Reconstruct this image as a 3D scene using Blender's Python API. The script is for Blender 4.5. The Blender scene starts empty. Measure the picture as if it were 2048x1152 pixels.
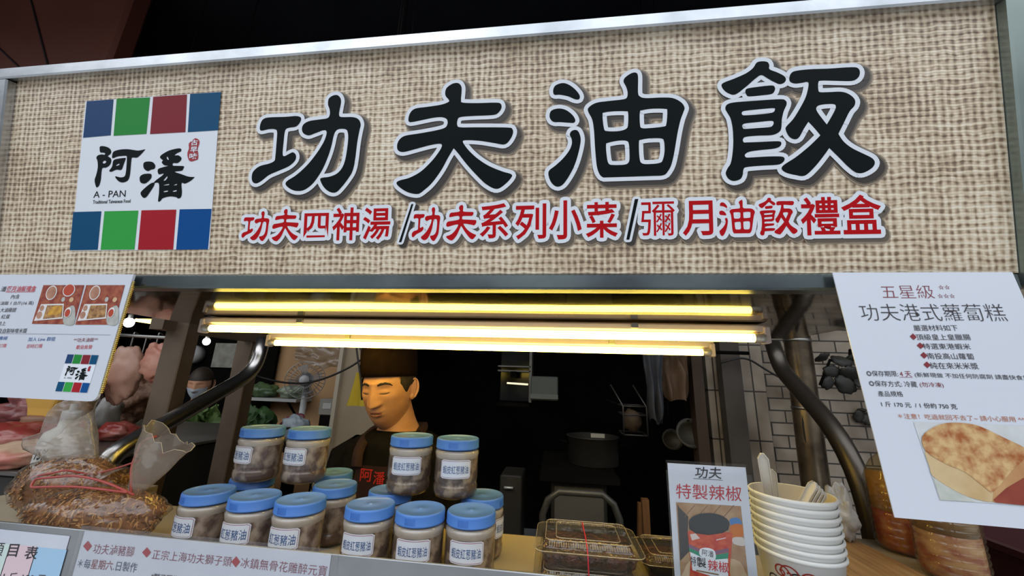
import bpy, math, random
from math import sin, cos, pi, radians
from mathutils import Vector, Matrix, noise
from mathutils.geometry import tessellate_polygon

scene = bpy.context.scene
COL = scene.collection
random.seed(7)

# ------------------------------------------------------------------ camera
EYE = 1.55
YAW, PITCH, ROLL, FPX = radians(7.2426), radians(14.1399), radians(1.9271), 740.0
fwd = Vector((-sin(YAW) * cos(PITCH), cos(YAW) * cos(PITCH), sin(PITCH)))
rgt0 = Vector((cos(YAW), sin(YAW), 0))
up0 = rgt0.cross(fwd)
rgt = cos(ROLL) * rgt0 + sin(ROLL) * up0
upv = -sin(ROLL) * rgt0 + cos(ROLL) * up0
cam_data = bpy.data.cameras.new('camera')
cam_data.sensor_width = 36.0
cam_data.lens = FPX / 2048 * 36.0
cam_data.clip_start = 0.01
cam = bpy.data.objects.new('camera', cam_data)
COL.objects.link(cam)
m = Matrix((rgt, upv, -fwd)).transposed().to_4x4()
m.translation = Vector((0, 0, EYE))
cam.matrix_world = m
scene.camera = cam

# ------------------------------------------------------------------ world, exposure
vs = scene.view_settings
vs.view_transform = 'Standard'
vs.look = 'None'
vs.gamma = 1.0
vs.use_curve_mapping = False
vs.exposure = 0.0

world = bpy.data.worlds.new('daylight')
scene.world = world
world.use_nodes = True
wn, wl = world.node_tree.nodes, world.node_tree.links
wn.clear()
w_out = wn.new('ShaderNodeOutputWorld')
w_bg = wn.new('ShaderNodeBackground')
w_bg.inputs['Strength'].default_value = 1.95
w_tc = wn.new('ShaderNodeTexCoord')
w_sep = wn.new('ShaderNodeSeparateXYZ')
w_ramp = wn.new('ShaderNodeValToRGB')
w_noise = wn.new('ShaderNodeTexNoise')
w_noise.inputs['Scale'].default_value = 5.0
w_mix = wn.new('ShaderNodeMix')
w_mix.data_type = 'RGBA'
w_mix.blend_type = 'MULTIPLY'
w_mix.inputs['Factor'].default_value = 0.6
w_r2 = wn.new('ShaderNodeValToRGB')
wl.new(w_tc.outputs['Generated'], w_sep.inputs[0])
wl.new(w_sep.outputs['Z'], w_ramp.inputs[0])
wl.new(w_tc.outputs['Generated'], w_noise.inputs['Vector'])
wl.new(w_noise.outputs['Fac'], w_r2.inputs[0])
wl.new(w_ramp.outputs['Color'], w_mix.inputs[6])
wl.new(w_r2.outputs['Color'], w_mix.inputs[7])
wl.new(w_mix.outputs[2], w_bg.inputs['Color'])
wl.new(w_bg.outputs[0], w_out.inputs[0])
# a narrow street: dark fronts opposite up to about 15 degrees, bright sky above them
for pos, c in ((0.0, (.10, .10, .10, 1)), (.22, (.16, .165, .17, 1)), (.42, (1.15, 1.22, 1.33, 1)), (1.0, (1.45, 1.53, 1.66, 1))):
    e_ = w_ramp.color_ramp.elements.new(pos) if 0 < pos < 1 else w_ramp.color_ramp.elements[0 if pos == 0 else -1]
    e_.position = pos
    e_.color = c
w_r2.color_ramp.elements[0].position = 0.38
w_r2.color_ramp.elements[0].color = (0.35, 0.38, 0.40, 1)
w_r2.color_ramp.elements[1].position = 0.6
w_r2.color_ramp.elements[1].color = (1, 1, 1, 1)

# ------------------------------------------------------------------ measuring helpers
def ray(px, py):
    return (px - 1024) * rgt - (py - 576) * upv + FPX * fwd

def at(px, py, Y):
    d = ray(px, py)
    return d * (Y / d.y) + Vector((0, 0, EYE))

def atz(px, py, Z):
    d = ray(px, py)
    return d * ((Z - EYE) / d.z) + Vector((0, 0, EYE))

class Plane:
    """A flat sheet in the place: origin, its width axis u, its height axis v, its facing n."""
    def __init__(self, o, u, v):
        self.o, self.u, self.v = Vector(o), Vector(u).normalized(), Vector(v).normalized()
        self.n = self.u.cross(self.v).normalized()
    def hit(self, px, py):
        d = ray(px, py)
        e = Vector((0, 0, EYE))
        t = (self.o - e).dot(self.n) / d.dot(self.n)
        q = e + d * t - self.o
        return (q.dot(self.u), q.dot(self.v))
    def w(self, a, b, lift=0.0):
        return self.o + self.u * a + self.v * b + self.n * lift

# ------------------------------------------------------------------ materials
MATS = {}
def mat(name, color=(.5, .5, .5), rough=.6, metal=0.0, color2=None, scale=8.0, lo=.35, hi=.65, bump=0.0,
        bscale=None, emit=None, estr=0.0, detail=4.0, coat=0.0, stretch=None, spec=None, sss=0.0):
    if name in MATS:
        return MATS[name]
    M = bpy.data.materials.new(name)
    M.use_nodes = True
    nt = M.node_tree
    b = nt.nodes['Principled BSDF']
    b.inputs['Base Color'].default_value = (*color, 1)
    b.inputs['Roughness'].default_value = rough
    b.inputs['Metallic'].default_value = metal
    if coat:
        b.inputs['Coat Weight'].default_value = coat
        b.inputs['Coat Roughness'].default_value = 0.08
    if spec is not None:
        b.inputs['Specular IOR Level'].default_value = spec
    if sss:
        b.inputs['Subsurface Weight'].default_value = sss
        b.inputs['Subsurface Radius'].default_value = (.01, .004, .002)
    if emit:
        b.inputs['Emission Color'].default_value = (*emit, 1)
        b.inputs['Emission Strength'].default_value = estr
    tc = nt.nodes.new('ShaderNodeTexCoord')
    mp = nt.nodes.new('ShaderNodeMapping')
    nt.links.new(tc.outputs['Object'], mp.inputs['Vector'])
    if stretch:
        mp.inputs['Scale'].default_value = stretch
    if color2 is not None:
        n = nt.nodes.new('ShaderNodeTexNoise')
        n.inputs['Scale'].default_value = scale
        n.inputs['Detail'].default_value = detail
        r = nt.nodes.new('ShaderNodeValToRGB')
        r.color_ramp.elements[0].position = lo
        r.color_ramp.elements[0].color = (*color, 1)
        r.color_ramp.elements[1].position = hi
        r.color_ramp.elements[1].color = (*color2, 1)
        nt.links.new(mp.outputs[0], n.inputs['Vector'])
        nt.links.new(n.outputs['Fac'], r.inputs[0])
        nt.links.new(r.outputs[0], b.inputs['Base Color'])
    if bump:
        n2 = nt.nodes.new('ShaderNodeTexNoise')
        n2.inputs['Scale'].default_value = bscale or scale
        n2.inputs['Detail'].default_value = 3
        bp = nt.nodes.new('ShaderNodeBump')
        bp.inputs['Strength'].default_value = bump
        bp.inputs['Distance'].default_value = 0.01
        nt.links.new(mp.outputs[0], n2.inputs['Vector'])
        nt.links.new(n2.outputs['Fac'], bp.inputs['Height'])
        nt.links.new(bp.outputs[0], b.inputs['Normal'])
    MATS[name] = M
    return M

def clear_mat(name, tint=(1, 1, 1), haze=0.08, hazecol=(.8, .8, .8), gloss=0.04, rough=.06, bump=0.0, bscale=30):
    """Thin clear plastic or glass: mostly see-through, a little milky, with a glossy film."""
    if name in MATS:
        return MATS[name]
    M = bpy.data.materials.new(name)
    M.use_nodes = True
    nt = M.node_tree
    nt.nodes.clear()
    out = nt.nodes.new('ShaderNodeOutputMaterial')
    tr = nt.nodes.new('ShaderNodeBsdfTransparent')
    tr.inputs[0].default_value = (*tint, 1)
    df = nt.nodes.new('ShaderNodeBsdfDiffuse')
    df.inputs[0].default_value = (*hazecol, 1)
    gl = nt.nodes.new('ShaderNodeBsdfGlossy')
    gl.inputs['Roughness'].default_value = rough
    mx = nt.nodes.new('ShaderNodeMixShader')
    mx.inputs[0].default_value = haze
    fr = nt.nodes.new('ShaderNodeLayerWeight')
    pw = nt.nodes.new('ShaderNodeMath')
    pw.operation = 'POWER'
    pw.inputs[1].default_value = 4.0
    ad = nt.nodes.new('ShaderNodeMath')
    ad.operation = 'MULTIPLY_ADD'
    ad.inputs[1].default_value = 0.6
    ad.inputs[2].default_value = max(0.0, .035 + gloss)
    ad.use_clamp = True
    nt.links.new(fr.outputs['Facing'], pw.inputs[0])
    nt.links.new(pw.outputs[0], ad.inputs[0])
    mx2 = nt.nodes.new('ShaderNodeMixShader')
    nt.links.new(tr.outputs[0], mx.inputs[1])
    nt.links.new(df.outputs[0], mx.inputs[2])
    nt.links.new(ad.outputs[0], mx2.inputs[0])
    nt.links.new(mx.outputs[0], mx2.inputs[1])
    nt.links.new(gl.outputs[0], mx2.inputs[2])
    nt.links.new(mx2.outputs[0], out.inputs[0])
    if bump:
        n2 = nt.nodes.new('ShaderNodeTexNoise')
        n2.inputs['Scale'].default_value = bscale
        bp = nt.nodes.new('ShaderNodeBump')
        bp.inputs['Strength'].default_value = bump
        bp.inputs['Distance'].default_value = 0.01
        tc = nt.nodes.new('ShaderNodeTexCoord')
        nt.links.new(tc.outputs['Object'], n2.inputs['Vector'])
        nt.links.new(n2.outputs['Fac'], bp.inputs['Height'])
        nt.links.new(bp.outputs[0], gl.inputs['Normal'])
        nt.links.new(bp.outputs[0], fr.inputs['Normal'])
    MATS[name] = M
    return M

# ------------------------------------------------------------------ mesh builder
def smooth_loop(pts, seg=4):
    """Closed smooth curve through pts; two equal neighbours make a sharp corner."""
    n = len(pts)
    out = []
    for i in range(n):
        p0, p1, p2, p3 = (Vector(pts[(i + k) % n]) for k in (-1, 0, 1, 2))
        if (p2 - p1).length < 1e-9:
            out.append(tuple(p1))
            continue
        for s in range(seg):
            t = s / seg
            t2, t3 = t * t, t * t * t
            q = .5 * ((2 * p1) + (p2 - p0) * t + (2 * p0 - 5 * p1 + 4 * p2 - p3) * t2 + (3 * p1 - p0 - 3 * p2 + p3) * t3)
            out.append(tuple(q))
    res = []
    for q in out:
        if not res or (Vector(q) - Vector(res[-1])).length > 1e-7:
            res.append(q)
    return res

class MB:
    def __init__(self):
        self.v, self.f, self.fm, self.mats, self.sm = [], [], [], [], []
        self.n, self.k = None, 0
    def mi(self, M):
        if M not in self.mats:
            self.mats.append(M)
        return self.mats.index(M)
    def add(self, verts, faces, M, smooth=False):
        b = len(self.v)
        self.v.extend(Vector(x) for x in verts)
        k = self.mi(M)
        for f in faces:
            self.f.append(tuple(b + i for i in f))
            self.fm.append(k)
            self.sm.append(smooth)
        return self
    def box(self, c, s, M, R=None, bev=0.0):
        c = Vector(c)
        hx, hy, hz = s[0] / 2, s[1] / 2, s[2] / 2
        R = R or Matrix.Identity(3)
        if bev <= 0:
            vs_ = [Vector((x, y, z)) for x in (-hx, hx) for y in (-hy, hy) for z in (-hz, hz)]
            fs = [(0, 1, 3, 2), (4, 6, 7, 5), (0, 4, 5, 1), (2, 3, 7, 6), (0, 2, 6, 4), (1, 5, 7, 3)]
            return self.add([c + R @ q for q in vs_], fs, M)
        bv = min(bev, hx * .9, hy * .9, hz * .9)
        rings = []
        def ring(ix, iy, z):
            return [Vector((x, y, z)) for x, y in ((-ix + bv, -iy), (ix - bv, -iy), (ix, -iy + bv), (ix, iy - bv), (ix - bv, iy), (-ix + bv, iy), (-ix, iy - bv), (-ix, -iy + bv))]
        rings = [ring(hx - bv, hy - bv, -hz), ring(hx, hy, -hz + bv), ring(hx, hy, hz - bv), ring(hx - bv, hy - bv, hz)]
        # the top and bottom rings keep their eight points
        vs_, fs = [], []
        for r in rings:
            vs_.extend(c + R @ q for q in r)
        for k in range(3):
            for i in range(8):
                j = (i + 1) % 8
                fs.append((k * 8 + i, k * 8 + j, k * 8 + 8 + j, k * 8 + 8 + i))
        fs.append(tuple(range(7, -1, -1)))
        fs.append(tuple(range(24, 32)))
        return self.add(vs_, fs, M)
    def tube(self, path, r, M, seg=12, cap=True, closed=False):
        path = [Vector(p) for p in path]
        n = len(path)
        rs = r if isinstance(r, (list, tuple)) else [r] * n
        vs_, fs = [], []
        t0 = (path[1] - path[0]).normalized()
        ref = Vector((0, 0, 1)) if abs(t0.z) < .9 else Vector((1, 0, 0))
        nrm = (ref - t0 * ref.dot(t0)).normalized()
        for i in range(n):
            a = path[(i - 1) % n] if (closed or i > 0) else path[i]
            b = path[(i + 1) % n] if (closed or i < n - 1) else path[i]
            t = (b - a).normalized()
            nrm = (nrm - t * nrm.dot(t))
            nrm = nrm.normalized() if nrm.length > 1e-6 else t.orthogonal().normalized()
            bi = t.cross(nrm)
            for k in range(seg):
                an = 2 * pi * k / seg
                vs_.append(path[i] + (nrm * cos(an) + bi * sin(an)) * rs[i])
        m_ = n if closed else n - 1
        for i in range(m_):
            for k in range(seg):
                j = (k + 1) % seg
                i2 = (i + 1) % n
                fs.append((i * seg + k, i * seg + j, i2 * seg + j, i2 * seg + k))
        if cap and not closed:
            fs.append(tuple(range(seg - 1, -1, -1)))
            fs.append(tuple((n - 1) * seg + k for k in range(seg)))
        return self.add(vs_, fs, M, True)
    def lathe(self, prof, M, c=(0, 0, 0), seg=40, R=None, smooth=True, close=False):
        c = Vector(c)
        R = R or Matrix.Identity(3)
        vs_, fs = [], []
        for (r, z) in prof:
            for k in range(seg):
                a = 2 * pi * k / seg
                vs_.append(c + R @ Vector((r * cos(a), r * sin(a), z)))
        n = len(prof)
        for i in range(n - 1):
            for k in range(seg):
                j = (k + 1) % seg
                fs.append((i * seg + k, i * seg + j, (i + 1) * seg + j, (i + 1) * seg + k))
        if prof[0][0] > 1e-5 and close:
            fs.append(tuple(range(seg - 1, -1, -1)))
        if prof[-1][0] > 1e-5 and close:
            fs.append(tuple((n - 1) * seg + k for k in range(seg)))
        return self.add(vs_, fs, M, smooth)
    def blob(self, c, r, M, amp=.2, freq=2.0, seed=0, nu=28, nv=18, R=None, flat=None):
        c = Vector(c)
        R = R or Matrix.Identity(3)
        off = Vector((seed * 3.7, seed * 1.9, seed * 5.3))
        vs_, fs = [], []
        for i in range(nv + 1):
            th = pi * i / nv
            for k in range(nu):
                a = 2 * pi * k / nu
                d = Vector((sin(th) * cos(a), sin(th) * sin(a), cos(th)))
                q = 1 + amp * noise.fractal(d * freq + off, 1.0, 2.0, 3)
                p = Vector((d.x * r[0], d.y * r[1], d.z * r[2])) * q
                if flat is not None and p.z < flat:
                    p.z = flat
                vs_.append(c + R @ p)
        for i in range(nv):
            for k in range(nu):
                j = (k + 1) % nu
                fs.append((i * nu + k, (i + 1) * nu + k, (i + 1) * nu + j, i * nu + j))
        return self.add(vs_, fs, M, True)
    def fill(self, loops, M, fn):
        """Filled flat outline(s): the first loop is the outside, the rest are holes; fn maps 2D to the place."""
        L = [[Vector((p[0], p[1], 0)) for p in lp] for lp in loops]
        tri = tessellate_polygon(L)
        flat = [p for lp in loops for p in lp]
        return self.add([fn(p[0], p[1]) for p in flat], tri, M)
    def outline(self, loop, w, M, fn0):
        """A band of half width w that follows a closed outline, with round joints; each piece lies a hair above the last."""
        def fn(x, y):
            return fn0(x, y) + self.n * (5e-6 * (self.k % 70))
        n = len(loop)
        for i in range(n):
            a, b = Vector(loop[i][:2]), Vector(loop[(i + 1) % n][:2])
            d = b - a
            if d.length < 1e-9:
                continue
            q = Vector((-d.y, d.x)).normalized() * w
            self.k += 1
            self.add([fn(*(a + q)), fn(*(a - q)), fn(*(b - q)), fn(*(b + q))], [(0, 1, 2, 3)], M)
            self.k += 1
            self.add([fn(a.x + w * cos(k * pi / 4), a.y + w * sin(k * pi / 4)) for k in range(8)], [tuple(range(8))], M)
        return self
    def build(self, name, parent=None, origin=None, label=None):
        o_ = Vector(origin) if origin is not None else (Vector(parent.location) if parent is not None and parent.get('abs') else Vector((0, 0, 0)))
        me = bpy.data.meshes.new(name)
        me.from_pydata([p - o_ for p in self.v], [], self.f)
        for M in self.mats:
            me.materials.append(M)
        me.polygons.foreach_set('material_index', self.fm)
        me.polygons.foreach_set('use_smooth', self.sm)
        me.update()
        o = bpy.data.objects.new(name, me)
        COL.objects.link(o)
        if parent is not None:
            o.parent = parent
        elif origin is not None:
            o.location = o_
        if label:
            o['label'] = label
        return o

def part(mb, name, root, label=None):
    """A part (or sub-part) modelled in place: vertices are stored relative to the thing's base."""
    r = root
    while r.parent is not None:
        r = r.parent
    return mb.build(name, root, origin=Vector(r.location), label=label)

def lpart(mb, name, root, label=None):
    """A part modelled around its thing's own base."""
    return mb.build(name, root, origin=(0, 0, 0), label=label)

def thing(name, label, cat, loc=(0, 0, 0), group=None):
    o = bpy.data.objects.new(name, None)
    o.empty_display_size = 0.05
    COL.objects.link(o)
    o.location = loc
    o['label'] = label
    o['category'] = cat
    if group:
        o['group'] = group
    return o

def single(mb, name, label, cat, loc, group=None):
    o = mb.build(name, None, origin=loc)
    o['label'] = label
    o['category'] = cat
    if group:
        o['group'] = group
    return o

def structure(mb, name):
    o = mb.build(name, None, origin=(0, 0, 0))
    o['kind'] = 'structure'
    return o

def copy_tree(o, parent=None):
    c = o.copy()
    COL.objects.link(c)
    c.parent = parent
    for ch in list(o.children):
        copy_tree(ch, c)
    return c

# ------------------------------------------------------------------ lettering
GLYPHS = {}
def glyphs(body, bold=0.0, shear=0.0):
    key = (body, bold, shear)
    if key in GLYPHS:
        return GLYPHS[key]
    c = bpy.data.curves.new('lettering', 'FONT')
    c.body = body
    c.size = 1.0
    c.resolution_u = 3
    c.offset = bold
    c.shear = shear
    o = bpy.data.objects.new('lettering', c)
    COL.objects.link(o)
    dg = bpy.context.evaluated_depsgraph_get()
    me = bpy.data.meshes.new_from_object(o.evaluated_get(dg))
    V = [(q.co.x, q.co.y) for q in me.vertices]
    F = [tuple(p.vertices) for p in me.polygons]
    bpy.data.objects.remove(o)
    bpy.data.curves.remove(c)
    bpy.data.meshes.remove(me)
    bx = (min(q[0] for q in V), max(q[0] for q in V), min(q[1] for q in V), max(q[1] for q in V))
    GLYPHS[key] = (V, F, bx)
    return GLYPHS[key]

def text_on(mb, pl, body, xl, yl, xr, yr, h, M, bold=0.0, lift=.0004, shear=0.0):
    """Print body on plane pl: its ink runs from picture point (xl, yl) bottom left to (xr, yr) bottom right, h tall there."""
    V, F, bx = glyphs(body, bold, shear)
    a = Vector(pl.hit(xl, yl)); b = Vector(pl.hit(xr, yr)); t = Vector(pl.hit(xl, yl - h))
    hv = abs((t - a).y)
    U = b - a
    W = Vector((-U.y, U.x)).normalized() * hv
    pts = []
    for (x, y) in V:
        s = (x - bx[0]) / (bx[1] - bx[0])
        r = (y - bx[2]) / max(1e-6, bx[3] - bx[2])
        q = a + U * s + W * r
        pts.append(pl.w(q.x, q.y, lift))
    mb.add(pts, F, M)

def quad_on(mb, pl, pts, M, lift=.0002):
    P = [pl.hit(*p) for p in pts]
    mb.add([pl.w(a, b, lift) for a, b in P], [tuple(range(len(P)))], M)

# hand traced brush outlines (units: fractions of each character's own tracing, y down)
CH = {}
CH['gong'] = dict(o=(490, 170), s=4.8, parts=[
 [[(160,375),(185,335),(240,318),(400,312),(500,305),(545,320),(540,360),(500,405),(430,418),(395,445),(380,560),(372,670),(390,688),(430,668),(470,652),(498,680),(490,730),(430,785),(330,830),(240,870),(170,925),(120,950),(85,935),(75,890),(90,835),(150,785),(240,760),(290,735),(300,700),(312,560),(318,460),(300,432),(240,430),(170,445),(152,425)]],
 [[(555,425),(575,380),(630,352),(720,338),(800,325),(822,290),(820,240),(805,195),(812,140),(850,110),(895,105),(925,135),(930,180),(915,250),(912,300),(940,315),(1040,315),(1095,335),(1118,385),(1105,450),(1085,560),(1065,720),(1040,830),(1000,900),(935,985),(880,1035),(820,1030),(765,985),(730,915),(750,895),(820,885),(890,855),(940,800),(970,720),(990,600),(998,500),(985,440),(940,428),(890,440),(860,490),(840,580),(810,680),(760,800),(700,900),(640,970),(570,1015),(500,1022),(440,1000),(400,960),(415,925),(500,870),(600,780),(690,670),(760,560),(790,480),(785,445),(750,445),(680,470),(620,490),(570,470)]]])
CH['fu'] = dict(o=(775, 150), s=4.432, parts=[
 [[(515,160),(530,120),(580,85),(630,80),(658,110),(660,160),(655,230),(672,252),(800,256),(960,252),(1005,262),(1012,300),(980,345),(930,362),(760,370),(650,380),(625,405),(622,450),(650,470),(800,470),(1060,472),(1108,485),(1112,530),(1080,590),(1035,622),(950,610),(820,590),(700,585),(672,600),(720,670),(800,745),(900,810),(1020,860),(1100,885),(1095,920),(1030,985),(965,1015),(880,975),(790,890),(700,790),(630,700),(590,655),(590,655),(540,740),(480,850),(400,960),(330,1025),(275,1058),(190,1045),(120,1005),(85,965),(110,940),(200,915),(300,860),(390,775),(450,700),(485,640),(470,615),(380,628),(260,660),(150,688),(100,675),(90,630),(110,580),(160,545),(280,525),(420,500),(510,475),(535,440),(530,400),(490,382),(420,385),(320,405),(215,425),(190,405),(205,345),(250,305),(350,290),(480,270),(545,245),(545,225),(520,195)]]])
CH['you'] = dict(o=(1075, 130), s=4.2656, parts=[
 [[(133,230),(150,185),(210,162),(265,175),(320,215),(358,265),(355,298),(320,300),(260,275),(190,262),(145,262)]],
 [[(103,435),(120,395),(180,378),(240,390),(295,430),(322,475),(310,500),(270,500),(200,495),(140,492),(112,470)]],
 [[(275,600),(290,570),(325,560),(352,580),(368,640),(355,730),(320,850),(270,950),(215,1025),(165,1042),(120,1010),(95,950),(100,905),(150,865),(215,805),(270,735),(292,680),(290,635)]],
 [[(430,400),(440,365),(500,330),(600,315),(730,300),(762,280),(765,230),(750,185),(732,150),(745,115),(800,78),(840,75),(855,110),(855,240),(870,275),(920,290),(1050,285),(1150,290),(1220,325),(1250,370),(1240,410),(1215,480),(1190,590),(1165,740),(1140,850),(1110,910),(1070,945),(960,952),(560,965),(560,965),(530,940),(505,870),(490,720),(480,560),(465,470)],
  [(553,430),(570,412),(650,402),(750,402),(770,415),(770,510),(755,550),(690,570),(590,570),(565,545)],
  [(870,410),(890,393),(980,380),(1085,382),(1103,400),(1095,510),(1070,532),(950,545),(890,545),(872,520)],
  [(583,690),(600,670),(690,652),(760,655),(778,690),(783,790),(775,835),(740,855),(640,858),(605,845),(590,790)],
  [(863,665),(880,645),(960,632),(1050,632),(1075,655),(1080,740),(1065,815),(1040,840),(960,850),(890,845),(868,800)]]])
CH['fan'] = dict(o=(1420, 110), s=4.2667, parts=[
 [[(92,270),(110,245),(200,210),(300,165),(360,120),(390,75),(430,63),(480,68),(498,95),(500,130),(560,155),(620,185),(640,215),(625,245),(585,258),(540,240),(480,205),(430,180),(380,210),(300,280),(210,345),(150,335),(110,305)]],
 [[(295,320),(310,295),(400,280),(520,268),(545,285),(545,310),(520,340),(440,352),(330,362),(305,350)]],
 [[(125,465),(140,430),(200,412),(350,400),(580,385),(635,395),(645,430),(620,490),(605,560),(600,630),(580,665),(520,690),(400,695),(300,705),(275,725),(280,750),(310,752),(420,748),(570,742),(600,755),(590,785),(540,805),(420,818),(330,832),(292,855),(300,878),(340,880),(480,872),(600,872),(628,890),(615,920),(570,942),(440,950),(310,962),(280,980),(272,1030),(250,1065),(195,1080),(150,1060),(128,1015),(145,970),(170,930),(185,850),(192,750),(188,640),(170,550),(145,505)],
  [(265,500),(285,485),(400,472),(530,462),(545,475),(520,500),(400,515),(290,522),(268,515)],
  [(268,610),(290,592),(400,580),(515,570),(535,585),(525,610),(500,622),(400,630),(290,637),(272,625)]],
 [[(668,215),(680,170),(720,145),(850,130),(1000,125),(1200,113),(1255,125),(1268,165),(1250,205),(1200,230),(1080,230),(940,228),(915,245),(915,305),(930,325),(1000,325),(1110,322),(1180,345),(1225,390),(1222,440),(1180,490),(1130,590),(1085,680),(1085,680),(1130,745),(1200,800),(1290,845),(1370,885),(1395,925),(1370,970),(1300,1010),(1240,1010),(1170,960),(1090,880),(1008,800),(1008,800),(950,880),(880,965),(800,1035),(720,1030),(640,1010),(605,980),(620,945),(720,880),(820,800),(890,735),(932,692),(932,692),(880,630),(830,578),(830,578),(790,640),(750,710),(710,725),(665,700),(638,645),(645,615),(700,555),(760,460),(810,360),(832,260),(820,238),(780,245),(720,252),(680,240)],
  [(897,460),(920,438),(980,428),(1045,428),(1063,445),(1055,480),(1020,545),(987,600),(987,600),(940,540),(905,490)]]])
CH['a'] = dict(o=(170, 260), s=7.2, parts=[
 [[(230,240),(300,240),(365,270),(388,315),(375,350),(340,380),(380,410),(388,460),(360,515),(310,545),(260,555),(245,640),(238,720),(215,800),(180,830),(160,790),(150,720),(175,640),(195,540),(190,450),(175,405),(195,370),(250,355),(290,360),(300,340),(270,330),(232,325),(222,290)], [(265,465),(290,445),(315,455),(305,480),(275,485)]],
 [[(405,350),(430,310),(520,285),(620,280),(700,290),(780,300),(880,280),(880,280),(820,350),(760,400),(700,400),(680,420),(668,540),(655,660),(625,730),(560,758),(500,745),(450,690),(455,670),(520,685),(580,670),(600,600),(610,480),(612,390),(590,375),(480,385),(415,410),(400,395)]],
 [[(415,455),(450,425),(580,405),(595,420),(570,490),(545,560),(520,580),(460,575),(390,605),(360,590),(400,530)], [(460,510),(500,488),(505,505),(465,520)]]])
CH['pan'] = dict(o=(170, 260), s=7.2, parts=[
 [[(855,480),(900,458),(980,465),(1020,510),(1010,560),(960,575),(920,595),(880,580),(852,540)]],
 [[(800,680),(850,640),(940,632),(968,650),(960,700),(900,760),(850,775),(805,750)]],
 [[(810,910),(870,840),(960,770),(1010,765),(1000,810),(950,890),(890,970),(845,975)]],
 [[(1090,390),(1120,355),(1220,300),(1340,270),(1390,275),(1390,310),(1330,340),(1300,370),(1350,368),(1395,400),(1390,440),(1340,480),(1280,480),(1275,515),(1340,520),(1430,525),(1425,560),(1400,590),(1300,605),(1400,640),(1500,675),(1590,680),(1590,680),(1530,735),(1450,775),(1400,770),(1405,900),(1390,970),(1350,990),(1320,970),(1230,960),(1130,985),(1095,1025),(1062,1025),(1075,900),(1070,770),(1000,765),(1040,720),(1120,660),(1140,630),(1070,640),(1060,570),(1130,540),(1205,520),(1150,510),(1115,470),(1130,440),(1100,415)],
  [(1185,400),(1200,390),(1215,430),(1200,430)], [(1140,730),(1190,670),(1195,690),(1170,725)], [(1150,795),(1215,780),(1215,795),(1150,802)], [(1290,795),(1330,780),(1330,795),(1295,800)], [(1145,885),(1200,875),(1200,890),(1148,898)], [(1280,880),(1325,868),(1325,885),(1280,893)]]])

# ------------------------------------------------------------------ materials of the place
steel = mat('brushed_steel', (.52, .53, .54), .28, 1.0, color2=(.62, .63, .63), scale=14, bump=.06, bscale=9)
steel_dull = mat('dull_steel', (.30, .29, .27), .42, 1.0, color2=(.42, .40, .37), scale=10, bump=.08, bscale=12)
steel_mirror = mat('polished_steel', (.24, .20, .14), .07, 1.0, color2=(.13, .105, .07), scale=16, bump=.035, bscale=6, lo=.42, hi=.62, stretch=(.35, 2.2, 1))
pipe_steel = mat('pipe_steel', (.50, .47, .44), .27, 1.0, color2=(.36, .35, .33), scale=6)
alum = mat('sign_aluminium', (.40, .42, .44), .24, 1.0, color2=(.66, .68, .70), scale=7, bump=.04, bscale=20)
dark = mat('near_black', (.0035, .003, .0026), .9, color2=(.007, .006, .005), scale=3, spec=.05)  # near-black albedo keeps the interior as dark as if unlit
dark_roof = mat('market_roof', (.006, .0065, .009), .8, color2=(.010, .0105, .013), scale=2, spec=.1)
black_paint = mat('black_ink', (.005, .008, .009), .5, spec=.06)
white_print = mat('white_print', (.72, .75, .80), .4, spec=.25)
paper = mat('laminated_paper', (.60, .63, .69), .3, coat=.15)
paper_w = mat('plain_paper', (.58, .60, .66), .4, color2=(.52, .55, .62), scale=9, bump=.25, bscale=10)
ink = mat('print_black', (.03, .025, .03), .5)
ink_dark_red = mat('print_maroon', (.20, .012, .02), .5)
ink_red = mat('print_red', (.55, .012, .018), .4)
ink_red2 = mat('print_pale_red', (.52, .10, .12), .5)
ink_orange = mat('print_orange', (.45, .16, .08), .5)
ink_blue = mat('print_blue', (.02, .09, .30), .5)
skin = mat('skin', (.58, .31, .195), .5, color2=(.50, .245, .145), scale=26, lo=.4, hi=.75, bump=.04, bscale=160, spec=.3)

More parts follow.
